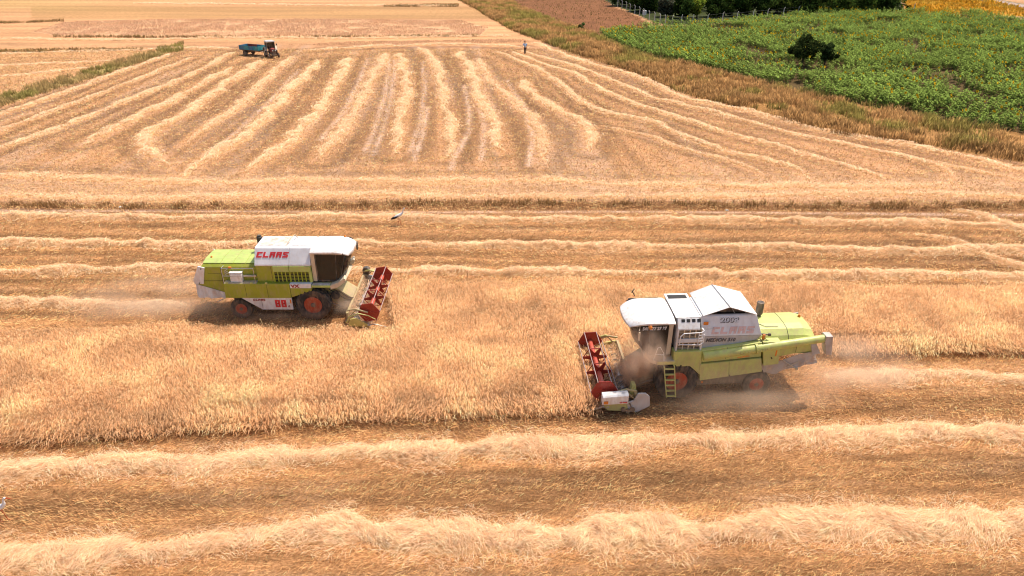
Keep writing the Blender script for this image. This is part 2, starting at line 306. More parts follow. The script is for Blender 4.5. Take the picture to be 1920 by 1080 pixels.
WR = [
 ([(-250, 1085), (0, 1052), (300, 1030), (500, 1012), (800, 1004), (1100, 1004), (1400, 992), (1700, 984), (1920, 976), (2200, 968)], 1.75, .42, 'thick fluffy straw windrow nearest the camera along the bottom', 1.0, 1.1),
 ([(-250, 905), (0, 888), (240, 876), (400, 872), (520, 858), (800, 848), (960, 842), (1200, 832), (1500, 820), (1700, 812), (1920, 820), (2200, 826)], 1.45, .36, 'long fluffy straw windrow just below the wheat and the right combine', 1.0, 1.1),
 ([(1548, 712), (1640, 708), (1760, 706), (1920, 708), (2200, 708)], 1.5, .30, 'fresh straw windrow trailing behind the open-topped right combine', 1.0, 1.0),
 ([(-200, 570), (0, 569), (180, 571), (352, 574)], .95, .26, 'short straw windrow trailing in dust behind the left combine', 1.0, 1.0),
 ([(-200, 512), (0, 510), (200, 507), (370, 505), (560, 508), (740, 510), (960, 512), (1200, 515), (1500, 519), (1700, 516), (1920, 521), (2100, 522)], 1.0, .32, 'straw windrow running along the far edge of the standing wheat', 1.0, 1.0),
 ([(-200, 456), (0, 457), (200, 459), (480, 461), (680, 459), (960, 463), (1200, 465), (1500, 468), (1700, 474), (1850, 470), (2100, 472)], 1.0, .30, 'straw windrow passing behind the roof of the left combine', 1.0, 1.0),
 ([(-200, 404), (0, 404), (200, 408), (400, 411), (600, 407), (800, 411), (960, 414), (1200, 412), (1500, 416), (1700, 419), (1920, 426), (2100, 430)], 1.0, .28, 'straw windrow on which the small stork stands', 1.0, 1.0),
 ([(1700, 440), (1790, 452), (1850, 480), (1940, 505), (2100, 530)], .9, .25, 'oblique straw windrow cutting across the right edge below the field border', 1.0, .8),
 ([(1780, 395), (1840, 405), (1900, 428), (2000, 450)], 1.1, .28, 'short heaped straw windrow at the right edge beside the field border', 1.0, .8),
 ([(-250, 368), (0, 366), (300, 372), (600, 364), (960, 372), (1250, 366), (1500, 368), (1750, 362), (2000, 372)], 1.5, .10, 'low scattered windrow just above the dark field border', 1.0, .55),
 ([(-250, 330), (0, 330), (200, 334), (420, 344), (640, 340), (960, 337), (1200, 346), (1420, 350), (1650, 352), (1800, 345)], 1.6, .12, 'low scattered windrow crossing the feet of the fanned rows', 1.0, .55),
 ([(-60, 236), (0, 216), (100, 182), (225, 136), (320, 101)], 1.1, .22, 'leftmost fanned windrow beside the green grass bank', .98, .8),
 ([(-60, 272), (0, 248), (100, 210), (200, 172), (280, 140), (362, 108)], 1.0, .20, 'thin fanned windrow, second from the green grass bank', .95, .8),
 ([(-60, 302), (0, 279), (100, 244), (220, 197), (320, 157), (380, 130), (436, 99)], 1.2, .24, 'fanned windrow ending just left of the blue trailer', .98, .9),
 ([(150, 272), (210, 245), (280, 210), (320, 192), (370, 162), (436, 126)], 1.5, .26, 'broken short windrow below the blue trailer', .98, .9),
 ([(320, 312), (285, 285), (268, 265), (300, 240), (350, 213), (400, 176), (440, 148), (487, 114)], 1.5, .34, 'fanned windrow hooking at its foot and ending under the tractor', 1.0, 1.0),
 ([(345, 272), (400, 230), (450, 200), (485, 165), (520, 130), (552, 106)], 1.3, .26, 'thin pale windrow starting at the tractor front wheels', .95, .8),
 ([(340, 335), (392, 294), (442, 268), (482, 235), (520, 200), (560, 155), (600, 113)], 1.5, .36, 'bold thick windrow, first to the right of the tractor', 1.02, 1.0),
 ([(462, 322), (520, 286), (558, 252), (590, 215), (620, 175), (645, 130), (656, 109)], 1.5, .36, 'bold thick windrow, second to the right of the tractor', 1.02, 1.0),
 ([(600, 300), (645, 242), (670, 200), (690, 165), (703, 135), (722, 100)], 1.6, .22, 'flattened windrow left of the middle of the fan', .95, .8),
 ([(740, 290), (748, 250), (757, 200), (760, 150), (750, 100)], 1.5, .26, 'straight windrow in the very middle of the fan', .98, .9),
 ([(838, 296), (842, 250), (840, 220), (830, 165), (812, 115), (790, 90)], 1.5, .28, 'windrow right of the middle of the fan, pale wheel track beside it', .98, .9),
 ([(938, 285), (932, 260), (920, 220), (900, 175), (880, 128), (858, 97)], 1.5, .26, 'windrow leaning left towards the top of the fan', .98, .9),
 ([(1015, 310), (1020, 268), (1000, 225), (960, 190), (920, 150), (895, 110)], 1.3, .18, 'faint broken windrow before the curved rows begin', .93, .7),
 ([(1105, 285), (1098, 240), (1060, 213), (1010, 185), (983, 160), (985, 150)], 1.4, .24, 'short forked windrow ending in a pale smear', 1.0, .9),
 ([(930, 98), (1000, 125), (1040, 150), (1077, 181), (1132, 211), (1223, 229), (1297, 262), (1361, 284), (1430, 298), (1490, 316), (1528, 345)], 1.0, .22, 'innermost of the long curved windrows', 1.0, .9),
 ([(960, 98), (1040, 128), (1086, 142), (1132, 172), (1223, 206), (1315, 234), (1407, 262), (1498, 286), (1567, 307), (1640, 330), (1662, 352)], 1.0, .22, 'second of the long curved windrows, counted from the fan', 1.0, .9),
 ([(975, 96), (1040, 114), (1100, 133), (1159, 156), (1223, 183), (1315, 206), (1407, 229), (1498, 253), (1636, 284), (1727, 300), (1784, 326), (1770, 350)], 1.0, .22, 'third of the long curved windrows, counted from the fan', 1.0, .9),
 ([(1000, 80), (1040, 96), (1100, 117), (1177, 139), (1237, 162), (1278, 183), (1361, 199), (1452, 222), (1544, 245), (1682, 268), (1796, 290), (1920, 322), (2100, 350)], 1.5, .24, 'outermost curved windrow along the brown grass verge', 1.0, .8),
 ([(1125, 238), (1200, 252), (1290, 282), (1370, 302), (1440, 332)], .9, .14, 'faint short row tucked under the innermost curved windrow', .95, .6),
 ([(1560, 262), (1640, 283), (1720, 300), (1820, 318), (1960, 345)], .9, .16, 'faint curved row next to the brown verge at the right edge', .95, .6),
 ([(560, 96), (700, 88), (860, 84), (1000, 90)], 1.6, .25, 'straight windrow across the head of the fan behind the tractor', 1.0, .8),
 ([(-100, 104), (60, 100), (200, 97), (330, 92), (440, 92)], 1.4, .25, 'far windrow left of the blue trailer', .98, .8),
 ([(-100, 128), (60, 122), (160, 118), (230, 112)], 1.4, .22, 'far windrow behind the green grass bank', .98, .8),
 ([(-100, 150), (40, 142), (130, 132), (180, 128)], 1.4, .20, 'windrow close behind the green grass bank', .98, .8),
 ([(-60, 72), (200, 76), (440, 72), (700, 72), (960, 68)], 2.0, .22, 'far windrow in front of the distant standing strip', .95, .8),
 ([(250, 7), (450, 9), (640, 11), (860, 12)], 2.4, .25, 'most distant windrow near the top edge', .92, .8),
]
def verge_h(X, Y):
    d = dist_poly(X, Y, VLW); k = inpoly(X, Y, VERGE)
    return np.where(k, .35*sstep(0, 1.6, d)*(.5+N1.fbm(X*.6, Y*.6)), 0)
TRACKS = [[(730, 112), (722, 180), (700, 250), (684, 285)], [(792, 115), (796, 165), (788, 230), (768, 285)], [(870, 160), (880, 205), (878, 250), (850, 300), (846, 318)], [(742, 112), (734, 180), (716, 250), (700, 290)], [(802, 200), (790, 262), (775, 300)],
 [(560, 130), (505, 190), (440, 250), (385, 290)], [(690, 110), (670, 160), (640, 215), (600, 262)], [(950, 150), (985, 205), (1000, 260), (990, 310)], [(896, 170), (908, 240), (902, 300)], [(-200, 391), (0, 392), (400, 394), (800, 396), (1200, 395), (1700, 401), (2100, 404)]]
def make_ground():
    pys = np.concatenate([np.linspace(1160, 400, 300), np.linspace(398, 60, 230), np.linspace(58.8, -45, 90)])
    Ys = np.array([at(960, p)[1] for p in pys])
    Ys = np.concatenate([[-40, 0, 7], Ys, [310, 420, 700, 1500, 6000]])
    nu = 620; us = np.linspace(-1, 1, nu)
    rows = []
    for Y in Ys:
        w = 1500/pxm(0, max(Y, 13)); rows.append(np.concatenate([[-6000, -900-Y*.0], us*w if w < 800 else us*800, [900, 6000]]))
    X = np.array(rows); Yg = np.repeat(Ys[:, None], X.shape[1], 1)
    sh = X.shape; x = X.ravel(); y = Yg.ravel()
    zc = y*math.cos(TH)+HC*math.sin(TH); zc = np.maximum(zc, 1)
    px = 960+F*x/zc; py = 540+F*(-(y*math.sin(TH)-HC*math.cos(TH)))/zc
    # near field: long streaks along X
    st = N1.fbm(x/5, y/.45, 3); s2 = N2.fbm(x/1.2, y/.22, 3); s3 = N3.fbm(x/14, y/2.5, 2)
    k = .16+.66*st+.58*s2+.42*s3
    col = np.array([.50, .285, .135])[None]*k[:, None]
    pale = sstep(.56, .78, N4.fbm(x/4, y/.7, 3))
    col = col*(1-.45*pale[:, None])+np.array([.70, .46, .27])*.45*pale[:, None]
    # mid field: streaks along the rows, fanning
    xr = x+.085*y
    ml = N2.fbm(xr/.45, y/22, 3); mr = N3.fbm((x*.55+y)/.7, x/18, 3); wr = sstep(8, 26, x+.0*y-(95-y)*.12)
    m = ml*(1-wr)+mr*wr
    big = N4.fbm(x/9, y/14, 3)
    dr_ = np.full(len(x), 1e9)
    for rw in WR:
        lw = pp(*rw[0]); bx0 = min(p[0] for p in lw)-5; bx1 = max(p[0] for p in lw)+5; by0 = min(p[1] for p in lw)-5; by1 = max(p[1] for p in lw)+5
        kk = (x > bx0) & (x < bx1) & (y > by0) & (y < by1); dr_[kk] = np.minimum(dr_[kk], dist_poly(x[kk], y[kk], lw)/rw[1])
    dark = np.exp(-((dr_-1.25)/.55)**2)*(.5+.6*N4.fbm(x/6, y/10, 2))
    mcol = np.array([.53, .32, .178])[None]*(.40+.80*m+.36*big)[:, None]
    wpale = sstep(.5, .72, N1.fbm(xr/1.6, y/30, 2)*.7+.3*N2.fbm(x/3, y/6, 2))*(1-wr)
    mcol = mcol*(1-.5*wpale[:, None])+np.array([.62, .45, .33])*.5*wpale[:, None]
    w = sstep(388, 372, py)[:, None]; col = col*(1-w)+mcol*w
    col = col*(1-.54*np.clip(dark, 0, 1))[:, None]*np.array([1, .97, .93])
    # pale litter band where the combines turned
    lb = np.exp(-((py-352)/30)**2)*(.5+.5*N1.fbm(x/3, y/1.2, 3)); lb = np.clip(lb, 0, 1)[:, None]*.75
    col = col*(1-lb)+np.array([.74, .50, .31])*lb
    # field boundary: darker strip
    bd = (np.exp(-((py-(388+3*np.sin(px/210)))/9)**2)*(.75+.5*N2.fbm(x/3, y/1, 2)))[:, None]
    bd = np.clip(bd*1.1, 0, 1)*.9; col = col*(1-bd)+np.array([.20, .10, .04])*bd
    for trk in TRACKS:
        dt = dist_poly(x, y, pp(*trk)); tw = (np.exp(-(dt/.28)**2)*.75*(.4+.9*N1.fbm(x/.8, y/2.5, 2)))[:, None]; tw = np.clip(tw, 0, 1); col = col*(1-tw)+np.array([.80, .60, .46])*tw
    # beyond the fan: harvested and standing strips
    far = sstep(88, 80, py)*(px < 1020)
    fb = N3.fbm(x/30, y/2.2, 3)
    fl_ = N1.fbm(x/60, y/1.1, 2); fcol = np.array([.64, .375, .19])[None]*(.40+.75*fb+.45*fl_)[:, None]
    bb = (sstep(10, 14, py)*sstep(37, 33, py)*(px > 60)*(px < 960)*.7)[:, None]; fcol = fcol*(1-bb)+np.array([.47, .30, .13])*(.8+.4*fb)[:, None]*bb
    gr = (sstep(30, 5, py)*sstep(420, 0, px)*.35)[:, None]; fcol = fcol*(1-gr)+np.array([.36, .34, .10])*gr
    col = col*(1-far[:, None])+fcol*far[:, None]
    lf = (dist_poly(x, y, LVW) < 60) & inpoly(x, y, pp(*LVERGE, (345, 80), (-700, 80), (-700, 340)))
    col[lf] = (np.array([.60, .36, .185])[None]*(.6+.8*N2.fbm(x/9, y/2.4, 3))[:, None])[lf]
    kk = inpoly(x, y, pp((110, 67), (60, 60), (120, 42), (300, 36), (600, 36), (860, 38), (915, 52), (900, 66), (500, 68))); col[kk] = (np.array([.74, .48, .27])[None]*(.85+.3*N2.fbm(x/4, y/3, 2))[:, None])[kk]
    d = dist_poly(x, y, LVW)
    wl = (sstep(2.0, .9, d))[:, None]; col = col*(1-wl)+np.array([.42, .33, .13])*wl*(.6+.6*N1.fbm(x, y, 2))[:, None]
    def put(poly, c, v): 
        kk = inpoly(x, y, poly); col[kk] = (np.array(c)[None]*v[:, None])[kk]
    put(PLOUGH, (.25, .12, .055), .7+.6*N1.fbm(x/2, y/1.5, 3))
    put(VERGE, (.44, .25, .09), .6+.7*N2.fbm(x/2, y/2, 3))
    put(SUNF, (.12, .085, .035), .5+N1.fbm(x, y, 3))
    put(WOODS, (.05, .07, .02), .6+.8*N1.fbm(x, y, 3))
    beyond = inpoly(x, y, pp((1690, -8), (1740, -24), (2300, -24), (2300, 70), (1700, 25))); 
    col[beyond] = (np.array([.58, .36, .18])[None]*(.6+.7*N2.fbm(x/20, y/3, 3))[:, None])[beyond]
    put(YELLOW, (.70, .36, .035), .6+.7*N3.fbm(x/6, y/2.5, 3))
    dr = dist_poly(x, y, ROADW); kk = dr < 2.6; col[kk] = np.array([.46, .40, .36])
    kk = (dr > 2.6) & (dr < 3.8); col[kk] = np.array([.20, .18, .10])
    z = verge_h(x, y)+.03*(N1.fbm(x*1.5, y*1.5, 2)-.5)
    z += -.12*np.exp(-((py-392)/5)**2)*(x > -200)
    z = np.where(y < 13, 0, z)
    V = np.stack([x, y, z], 1); nr, nc = sh
    i = (np.arange(nr-1)[:, None]*nc+np.arange(nc-1)[None]).ravel()
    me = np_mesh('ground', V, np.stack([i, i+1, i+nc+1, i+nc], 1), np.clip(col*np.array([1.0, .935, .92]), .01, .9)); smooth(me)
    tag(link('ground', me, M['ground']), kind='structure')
make_ground()
# ------------------------------------------------------------------ colours of dry straw
def straw_col(n, bright=1.0, spread=.18, warm=0.0):
    t = rng.random(n)[:, None]
    a = np.array([.93, .70, .495]); b = np.array([.73, .455, .25]); c = a*(1-t)+b*t
    return np.clip(c*bright*(1+spread*rng.normal(size=(n, 1)))*np.array([1, 1-warm*.1, 1-warm*.3]), .02, .95)
# ------------------------------------------------------------------ standing wheat
def wheat(polys, name, label, dens, h=.72, wscale=1.0):
    A = Acc()
    for poly in polys:
        x, y = sample_poly(poly, dens); n = len(x)
        cl = N1.fbm(x*.9, y*.9, 3); lod = N2.fbm(x*.35, y*.35, 2); patch = N3.fbm(x*2.2, y*2.2, 2)
        keep = rng.random(n) < np.clip(.62+.7*patch, 0, 1); x, y, cl, lod, patch = x[keep], y[keep], cl[keep], lod[keep], patch[keep]; n = len(x)
        H = h*(.72+.30*lod+.28*cl)*(1+.10*rng.normal(size=n))
        ang = 2*PI*N4.fbm(x*.25, y*.25, 2)*1.6+rng.normal(size=n)*.8
        lean = (.08+.28*sstep(.45, .75, lod)+.06*np.abs(rng.normal(size=n)))*H
        dx, dy = np.cos(ang), np.sin(ang)
        z0 = np.zeros(n)
        ed = dist_poly(x, y, EDGE_W); e_ = np.clip(1-ed/.75, 0, 1)*(rng.random(n) < .85)   # edge stalks shaped shorter and leaning outward to catch the sun
        dy = np.where(e_ > 0, -np.abs(dy)-.3, dy); lean = lean+e_*.42*rng.random(n); H = H*(1-.62*e_*(.4+.6*rng.random(n)))
        P = np.stack([np.stack([x, y, z0], 1), np.stack([x+dx*lean*.35, y+dy*lean*.35, H*.55], 1), np.stack([x+dx*lean, y+dy*lean, H*.95], 1),
                      np.stack([x+dx*(lean+.05), y+dy*(lean+.05), H], 1), np.stack([x+dx*(lean+.13), y+dy*(lean+.13), H*(.90-.10*rng.random(n))], 1)], 1)
        w = np.array([.008, .008, .010, .017, .008])[None]*wscale*np.ones((n, 1))
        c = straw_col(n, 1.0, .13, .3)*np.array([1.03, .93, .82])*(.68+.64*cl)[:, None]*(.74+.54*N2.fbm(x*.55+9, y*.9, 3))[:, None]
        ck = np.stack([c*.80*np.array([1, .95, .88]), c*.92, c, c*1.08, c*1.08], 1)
        side = np.stack([np.sin(rng.uniform(-1.2, 1.2, n)), np.zeros(n), np.zeros(n)], 1); sa = rng.uniform(-.9, .9, n); side = np.stack([np.cos(sa), np.sin(sa), 0*sa], 1)
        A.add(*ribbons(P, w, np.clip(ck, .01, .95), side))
        # dry leaves hanging off the stems
        m = n//2; i = rng.integers(0, n, m); a2 = rng.uniform(0, 2*PI, m); L = rng.uniform(.10, .24, m); zz = H[i]*rng.uniform(.35, .85, m)
        bx, by = x[i]+dx[i]*lean[i]*.5, y[i]+dy[i]*lean[i]*.5
        P = np.stack([np.stack([bx, by, zz], 1), np.stack([bx+np.cos(a2)*L*.5, by+np.sin(a2)*L*.5, zz+L*.35], 1), np.stack([bx+np.cos(a2)*L, by+np.sin(a2)*L, zz-L*.2], 1)], 1)
        A.add(*ribbons(P, np.array([.012, .014, .004])[None]*wscale*np.ones((m, 1)), np.clip(straw_col(m, .8, .2), .02, .95)))
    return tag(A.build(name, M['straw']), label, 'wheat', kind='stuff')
W_NEAR = [pp((-260, 838), (0, 832), (260, 822), (400, 806), (620, 792), (800, 786), (1000, 780), (1128, 774), (1112, 700), (1100, 640)) + pp((1090, 548), (722, 548), (738, 600), (742, 640), (600, 638), (480, 630), (300, 630), (120, 636), (0, 638), (-260, 644))]
W_FAR = [pp((1100, 640), (1128, 774), (1160, 690), (1290, 676), (1560, 664), (1920, 664), (2200, 664), (2200, 556), (1500, 552), (1090, 548))]
EDGE_W = pp((-260, 838), (0, 832), (260, 822), (400, 806), (620, 792), (800, 786), (1000, 780), (1128, 774), (1160, 690), (1290, 676), (1560, 664), (2200, 664))
wheat(W_NEAR+W_FAR, 'standing_wheat', 'uncut golden wheat standing between the two combines', 560)
# ------------------------------------------------------------------ stubble
def stubble():
    A = Acc(); bands = [(13.3, 20, 330, .010, .13), (20, 27, 240, .014, .14), (27, 37, 130, .019, .16), (37, 52, 75, .022, .16), (52, 75, 46, .028, .17), (75, 122, 22, .042, .20)]
    for y0, y1, dn, w, L in bands:
        hw = 1080/pxm(0, y1); poly = [(-hw, y0), (hw, y0), (hw, y1), (-hw, y1)]
        x, y = sample_poly(poly, dn)
        k = ~inpoly(x, y, SUNF) & ~inpoly(x, y, VERGE) & (dist_poly(x, y, LVW) > 1.4)
        st = N1.fbm(x/5, y/.45, 3); s2 = N2.fbm(x/2.0, y/.3, 3)
        k &= rng.random(len(x)) < np.clip(.15+1.3*(s2*.6+st*.5-.12), 0, 1); x, y, st, s2 = x[k], y[k], st[k], s2[k]; n = len(x)
        zz = np.zeros(n)
        near = y < 46
        ang = np.where(near, .35+.5*rng.normal(size=n)+PI*(N3(x/30, y/1.6) > .62), rng.uniform(0, 2*PI, n))
        flat = rng.random(n) < .35
        el = np.where(flat, .12, .95+.25*rng.normal(size=n)); Ln = L*(.6+.8*rng.random(n))*np.where(flat, 1.5, 1)
        dx, dy, dz = np.cos(ang)*np.cos(el)*Ln, np.sin(ang)*np.cos(el)*Ln, np.abs(np.sin(el))*Ln
        z0 = np.where(flat, .02+.03*rng.random(n), 0)
        P = np.stack([np.stack([x, y, z0], 1), np.stack([x+dx, y+dy, z0+dz], 1)], 1)
        c = straw_col(n, 1.02, .26, 1)*(.34+.62*st+.58*s2)[:, None]*np.array([1, .96, .90])
        A.add(*ribbons(P, np.stack([np.full(n, w)*.9, np.full(n, w)*1.1], 1), np.clip(c, .02, .95)))
    tag(A.build('stubble', M['straw']), 'short cut stubble covering the harvested ground', 'stubble', kind='stuff')
stubble()
# ------------------------------------------------------------------ windrows of straw
def resample(pts, step):
    P = np.array(pts, float)
    # catmull smoothing
    out = []
    for i in range(len(P)-1):
        p0 = P[max(i-1, 0)]; p1 = P[i]; p2 = P[i+1]; p3 = P[min(i+2, len(P)-1)]
        for t in np.linspace(0, 1, 12, endpoint=False):
            out.append(.5*((2*p1)+(-p0+p2)*t+(2*p0-5*p1+4*p2-p3)*t*t+(-p0+3*p1-3*p2+p3)*t**3))
    out.append(P[-1]); out = np.array(out); d = np.r_[0, np.cumsum(np.hypot(*np.diff(out, axis=0).T))]
    s = np.arange(0, d[-1], step); return np.stack([np.interp(s, d, out[:, 0]), np.interp(s, d, out[:, 1])], 1), s
WR_SEED = [0]
def windrow(px, width, height, label, bright=1.0, dens=1.0, fray=.35, group='windrows of cut straw'):
    height *= .62 if min(b for a, b in px) < 395 else (.82 if min(b for a, b in px) < 750 else .52); width *= 1.0 if min(b for a, b in px) < 750 else .88; bright *= 1.08
    WR_SEED[0] += 37; sd = WR_SEED[0]
    P = pp(*px); step = .16 if min(p[1] for p in P) < 45 else .4
    Q, s = resample(P, step); n = len(Q)
    T = np.gradient(Q, axis=0); T /= np.linalg.norm(T, axis=1, keepdims=True)+1e-9; Nn = np.stack([-T[:, 1], T[:, 0]], 1)
    Q = Q+Nn*((N1.fbm(s/3.0+sd, s*0+sd, 3)-.5)*width*(.5 if step < .2 else 1.0))[:, None]
    tl = 1.5 if min(p[1] for p in P) < 45 else 7.0
    taper = np.minimum(1, np.minimum(s/2.5, (s[-1]-s)/2.5 if P[0][1] < P[-1][1] else (s[-1]-s)/tl)+.2); taper = np.minimum(taper, s/tl+.2) if P[0][1] < P[-1][1] else taper
    taper = taper*(.55+.45*sstep(.28, .5, N1.fbm(s/2.5+sd, s*0+11, 2)))
    wv = width*(.75+.55*N2.fbm(s/1.6+sd, s*0+3, 2))*taper; hv = height*(.45+1.0*N3.fbm(s/1.1+sd, s*0+7, 3))*taper
    us = np.linspace(-1, 1, 11)
    def surf(u, ss):
        q = np.stack([np.interp(ss, s, Q[:, 0]), np.interp(ss, s, Q[:, 1])], 1); nn = np.stack([np.interp(ss, s, Nn[:, 0]), np.interp(ss, s, Nn[:, 1])], 1)
        ww = np.interp(ss, s, wv)*.5; hh = np.interp(ss, s, hv)
        xy = q+nn*(u*ww)[:, None]
        lump = .25+1.5*N4.fbm(xy[:, 0]*2.0+sd, xy[:, 1]*2.6, 3)
        z = hh*np.clip(1-np.abs(u)**2.2, 0, 1)*lump
        return xy, z
    S, U = np.meshgrid(s, us, indexing='ij'); xy, z = surf(U.ravel(), S.ravel())
    z = z*.82-.02
    A = Acc(); V = np.stack([xy[:, 0], xy[:, 1], z+verge_h(xy[:, 0], xy[:, 1])*0], 1); i = (np.arange(n-1)[:, None]*11+np.arange(10)[None]).ravel()
    dk = (.72+.5*N2.fbm(xy[:, 0]*5, xy[:, 1]*5, 2))[:, None]
    A.add(V, np.stack([i, i+1, i+12, i+11], 1), np.array([.62, .40, .21])[None]*dk*bright)
    mx, my = Q.mean(0); sr = .533*pxm(*Q[np.argmin(Q[:, 1])]) if n else 10
    sr = .533*np.mean([pxm(*q) for q in Q[::max(1, n//12)]])
    dens = dens*.95; N_ = int(min(900, .95*sr*sr)*width*1.25*s[-1]*dens); wd = max(.009, .28/sr); Ls = max(.27, 3.2/sr)
    u = np.clip(rng.normal(size=N_)*.48, -1.6, 1.6); u = np.where(rng.random(N_) < fray*.5, rng.uniform(-1.7, 1.7, N_), u); ss = rng.uniform(0, s[-1], N_); kk_ = rng.random(N_) < np.interp(ss, s, taper)**1.6+.08; u = u[kk_]; ss = ss[kk_]; N_ = len(u)
    xy, z = surf(u, ss); z = np.maximum(z, 0)+rng.random(N_)*.04+.01
    tx = np.interp(ss, s, T[:, 0]); ty = np.interp(ss, s, T[:, 1]); a = np.arctan2(ty, tx)+rng.normal(size=N_)*.55+(N3(xy[:, 0]*1.3, xy[:, 1]*1.3)-.5)*3.2
    el = rng.normal(size=N_)*.28; L = Ls*(.45+.8*rng.random(N_)+.7*rng.random(N_)**6)
    D = np.stack([np.cos(a)*np.cos(el), np.sin(a)*np.cos(el), np.sin(el)], 1)*L[:, None]
    c0 = np.stack([xy[:, 0], xy[:, 1], z], 1); bow = np.stack([rng.normal(size=N_)*.035, rng.normal(size=N_)*.035, .05+.05*rng.random(N_)], 1)*(L/.3)[:, None]
    p0 = c0-D*.5; p2 = c0+D*.5; p0[:, 2] = np.maximum(p0[:, 2], .01); p2[:, 2] = np.maximum(p2[:, 2], .01); p1 = c0+bow
    side = np.stack([-np.sin(a), np.cos(a), rng.normal(size=N_)*.6], 1)
    cc = straw_col(N_, 1.04*bright, .17)*(.86+.28*N1.fbm(xy[:, 0]*1.7, xy[:, 1]*1.7, 2))[:, None]
    A.add(*ribbons(np.stack([p0, p1, p2], 1), np.stack([np.full(N_, wd)*.8, np.full(N_, wd), np.full(N_, wd)*.5], 1), np.clip(cc, .02, .92), side))
    o = A.build('straw_windrow', M['straw']); tag(o, label, 'windrow', group)
    return o
for a in WR: windrow(*a)
# ------------------------------------------------------------------ loose straw litter, dry grass
def grass(polys, dens, L, w, cols, name, label, cat, lean=.35, tuft=1.2, thr=.3, zfun=None, mat='straw', base=.45):
    A = Acc()
    for poly in polys:
        x, y = sample_poly(poly, dens)
        cl = N2.fbm(x*tuft, y*tuft, 2); k = rng.random(len(x)) < np.clip((cl-thr)*3.2, 0.04, 1); x, y, cl = x[k], y[k], cl[k]; n = len(x)
        if n == 0: continue
        z = zfun(x, y) if zfun else np.zeros(n)
        a = rng.uniform(0, 2*PI, n); Ln = L*(.45+.6*rng.random(n))*(.5+cl); le = lean*(.4+rng.random(n))
        dx, dy = np.cos(a)*Ln*le, np.sin(a)*Ln*le
        P = np.stack([np.stack([x, y, z], 1), np.stack([x+dx*.4, y+dy*.4, z+Ln*.6], 1), np.stack([x+dx, y+dy, z+Ln*.95], 1)], 1)
        tone = N3.fbm(x*.25, y*.25, 3)[:, None]; t2 = sstep(.45, .65, tone)
        c = (np.array(cols[0])*(1-t2)+np.array(cols[1])*t2)*(.65+.7*N4.fbm(x*1.1, y*1.1, 2)[:, None])*(1+.2*rng.normal(size=(n, 1)))
        ck = np.stack([c*base, c*(.5+base*.5), c*1.1], 1)
        ck = ck/np.maximum(1, ck.max(-1, keepdims=True)/.93)
        A.add(*ribbons(P, np.stack([np.full(n, w), np.full(n, w)*.9, np.full(n, w)*.4], 1), np.clip(ck, .01, .95)))
    return tag(A.build(name, M[mat]), label, cat, kind='stuff')
vm = pp(*VL, *VU[::-1])
grass([vm], 55, .75, .055, ((.82, .49, .20), (.50, .42, .12)), 'verge_grass', 'dry brown grass verge between stubble and sunflowers', 'dry grass', zfun=verge_h, tuft=.8)
ve = pp(*[(a, b+2) for a, b in VL], *[(a, b-9-b*.03) for a, b in VL[::-1]])
grass([ve], 22, .75, .06, ((.62, .38, .16), (.44, .37, .12)), 'verge_bank', 'tall brown grass clumps on the stubble side of the verge', 'dry grass', zfun=verge_h, tuft=.45, thr=.42)
lv = pp(*[(a, b-4-b*.04) for a, b in LVERGE], *[(a, b+4+b*.04) for a, b in LVERGE[::-1]])
grass([lv], 48, .55, .06, ((.58, .42, .18), (.40, .35, .11)), 'bank_grass', 'greenish grass bank between two stubble fields', 'grass', base=.7)
bl = [(px, 386+3*math.sin(px/210)) for px in range(-250, 2200, 60)]
bw = pp(*[(a, b-7) for a, b in bl], *[(a, b+4) for a, b in bl[::-1]])
grass([bw], 110, .34, .024, ((.38, .21, .08), (.28, .16, .055)), 'border_grass', 'dark dry grass strip along the border of the two field blocks', 'dry grass', thr=.34)
grass([PLOUGH], 3, .4, .08, ((.45, .28, .13), (.25, .24, .06)), 'plough_weeds', 'sparse weeds on the brown ploughed slope', 'weeds', thr=.45)
far1 = pp((110, 67), (60, 60), (120, 42), (300, 36), (600, 36), (860, 38), (915, 52), (900, 66), (500, 68))
far2 = pp((540, 85), (640, 79), (980, 74), (1000, 80), (700, 86))
grass([far1, far2], 26, .30, .045, ((1.05, .66, .42), (.98, .60, .36)), 'distant_wheat', 'distant strip of uncut wheat beyond the tractor', 'wheat', tuft=.3, thr=.1, base=.85)
grass([pp((-100, 96), (0, 95), (140, 92), (270, 93), (270, 96), (0, 100), (-100, 102)), pp((0, 42), (120, 38), (120, 41), (0, 45)), pp((720, 10), (860, 8), (860, 13), (720, 13)), pp((100, 68), (500, 70), (900, 67), (900, 69.5), (500, 72), (100, 71))], 14, .5, .10, ((.44, .30, .12), (.52, .34, .15)), 'distant_grass', 'dark grass lines between the distant strips', 'grass', tuft=.4, thr=.1)
grass([YELLOW], 3, .8, .22, ((.80, .42, .04), (.75, .50, .08)), 'yellow_crop', 'yellow orange crop beyond the sunflowers', 'crop', tuft=.2, thr=.1)
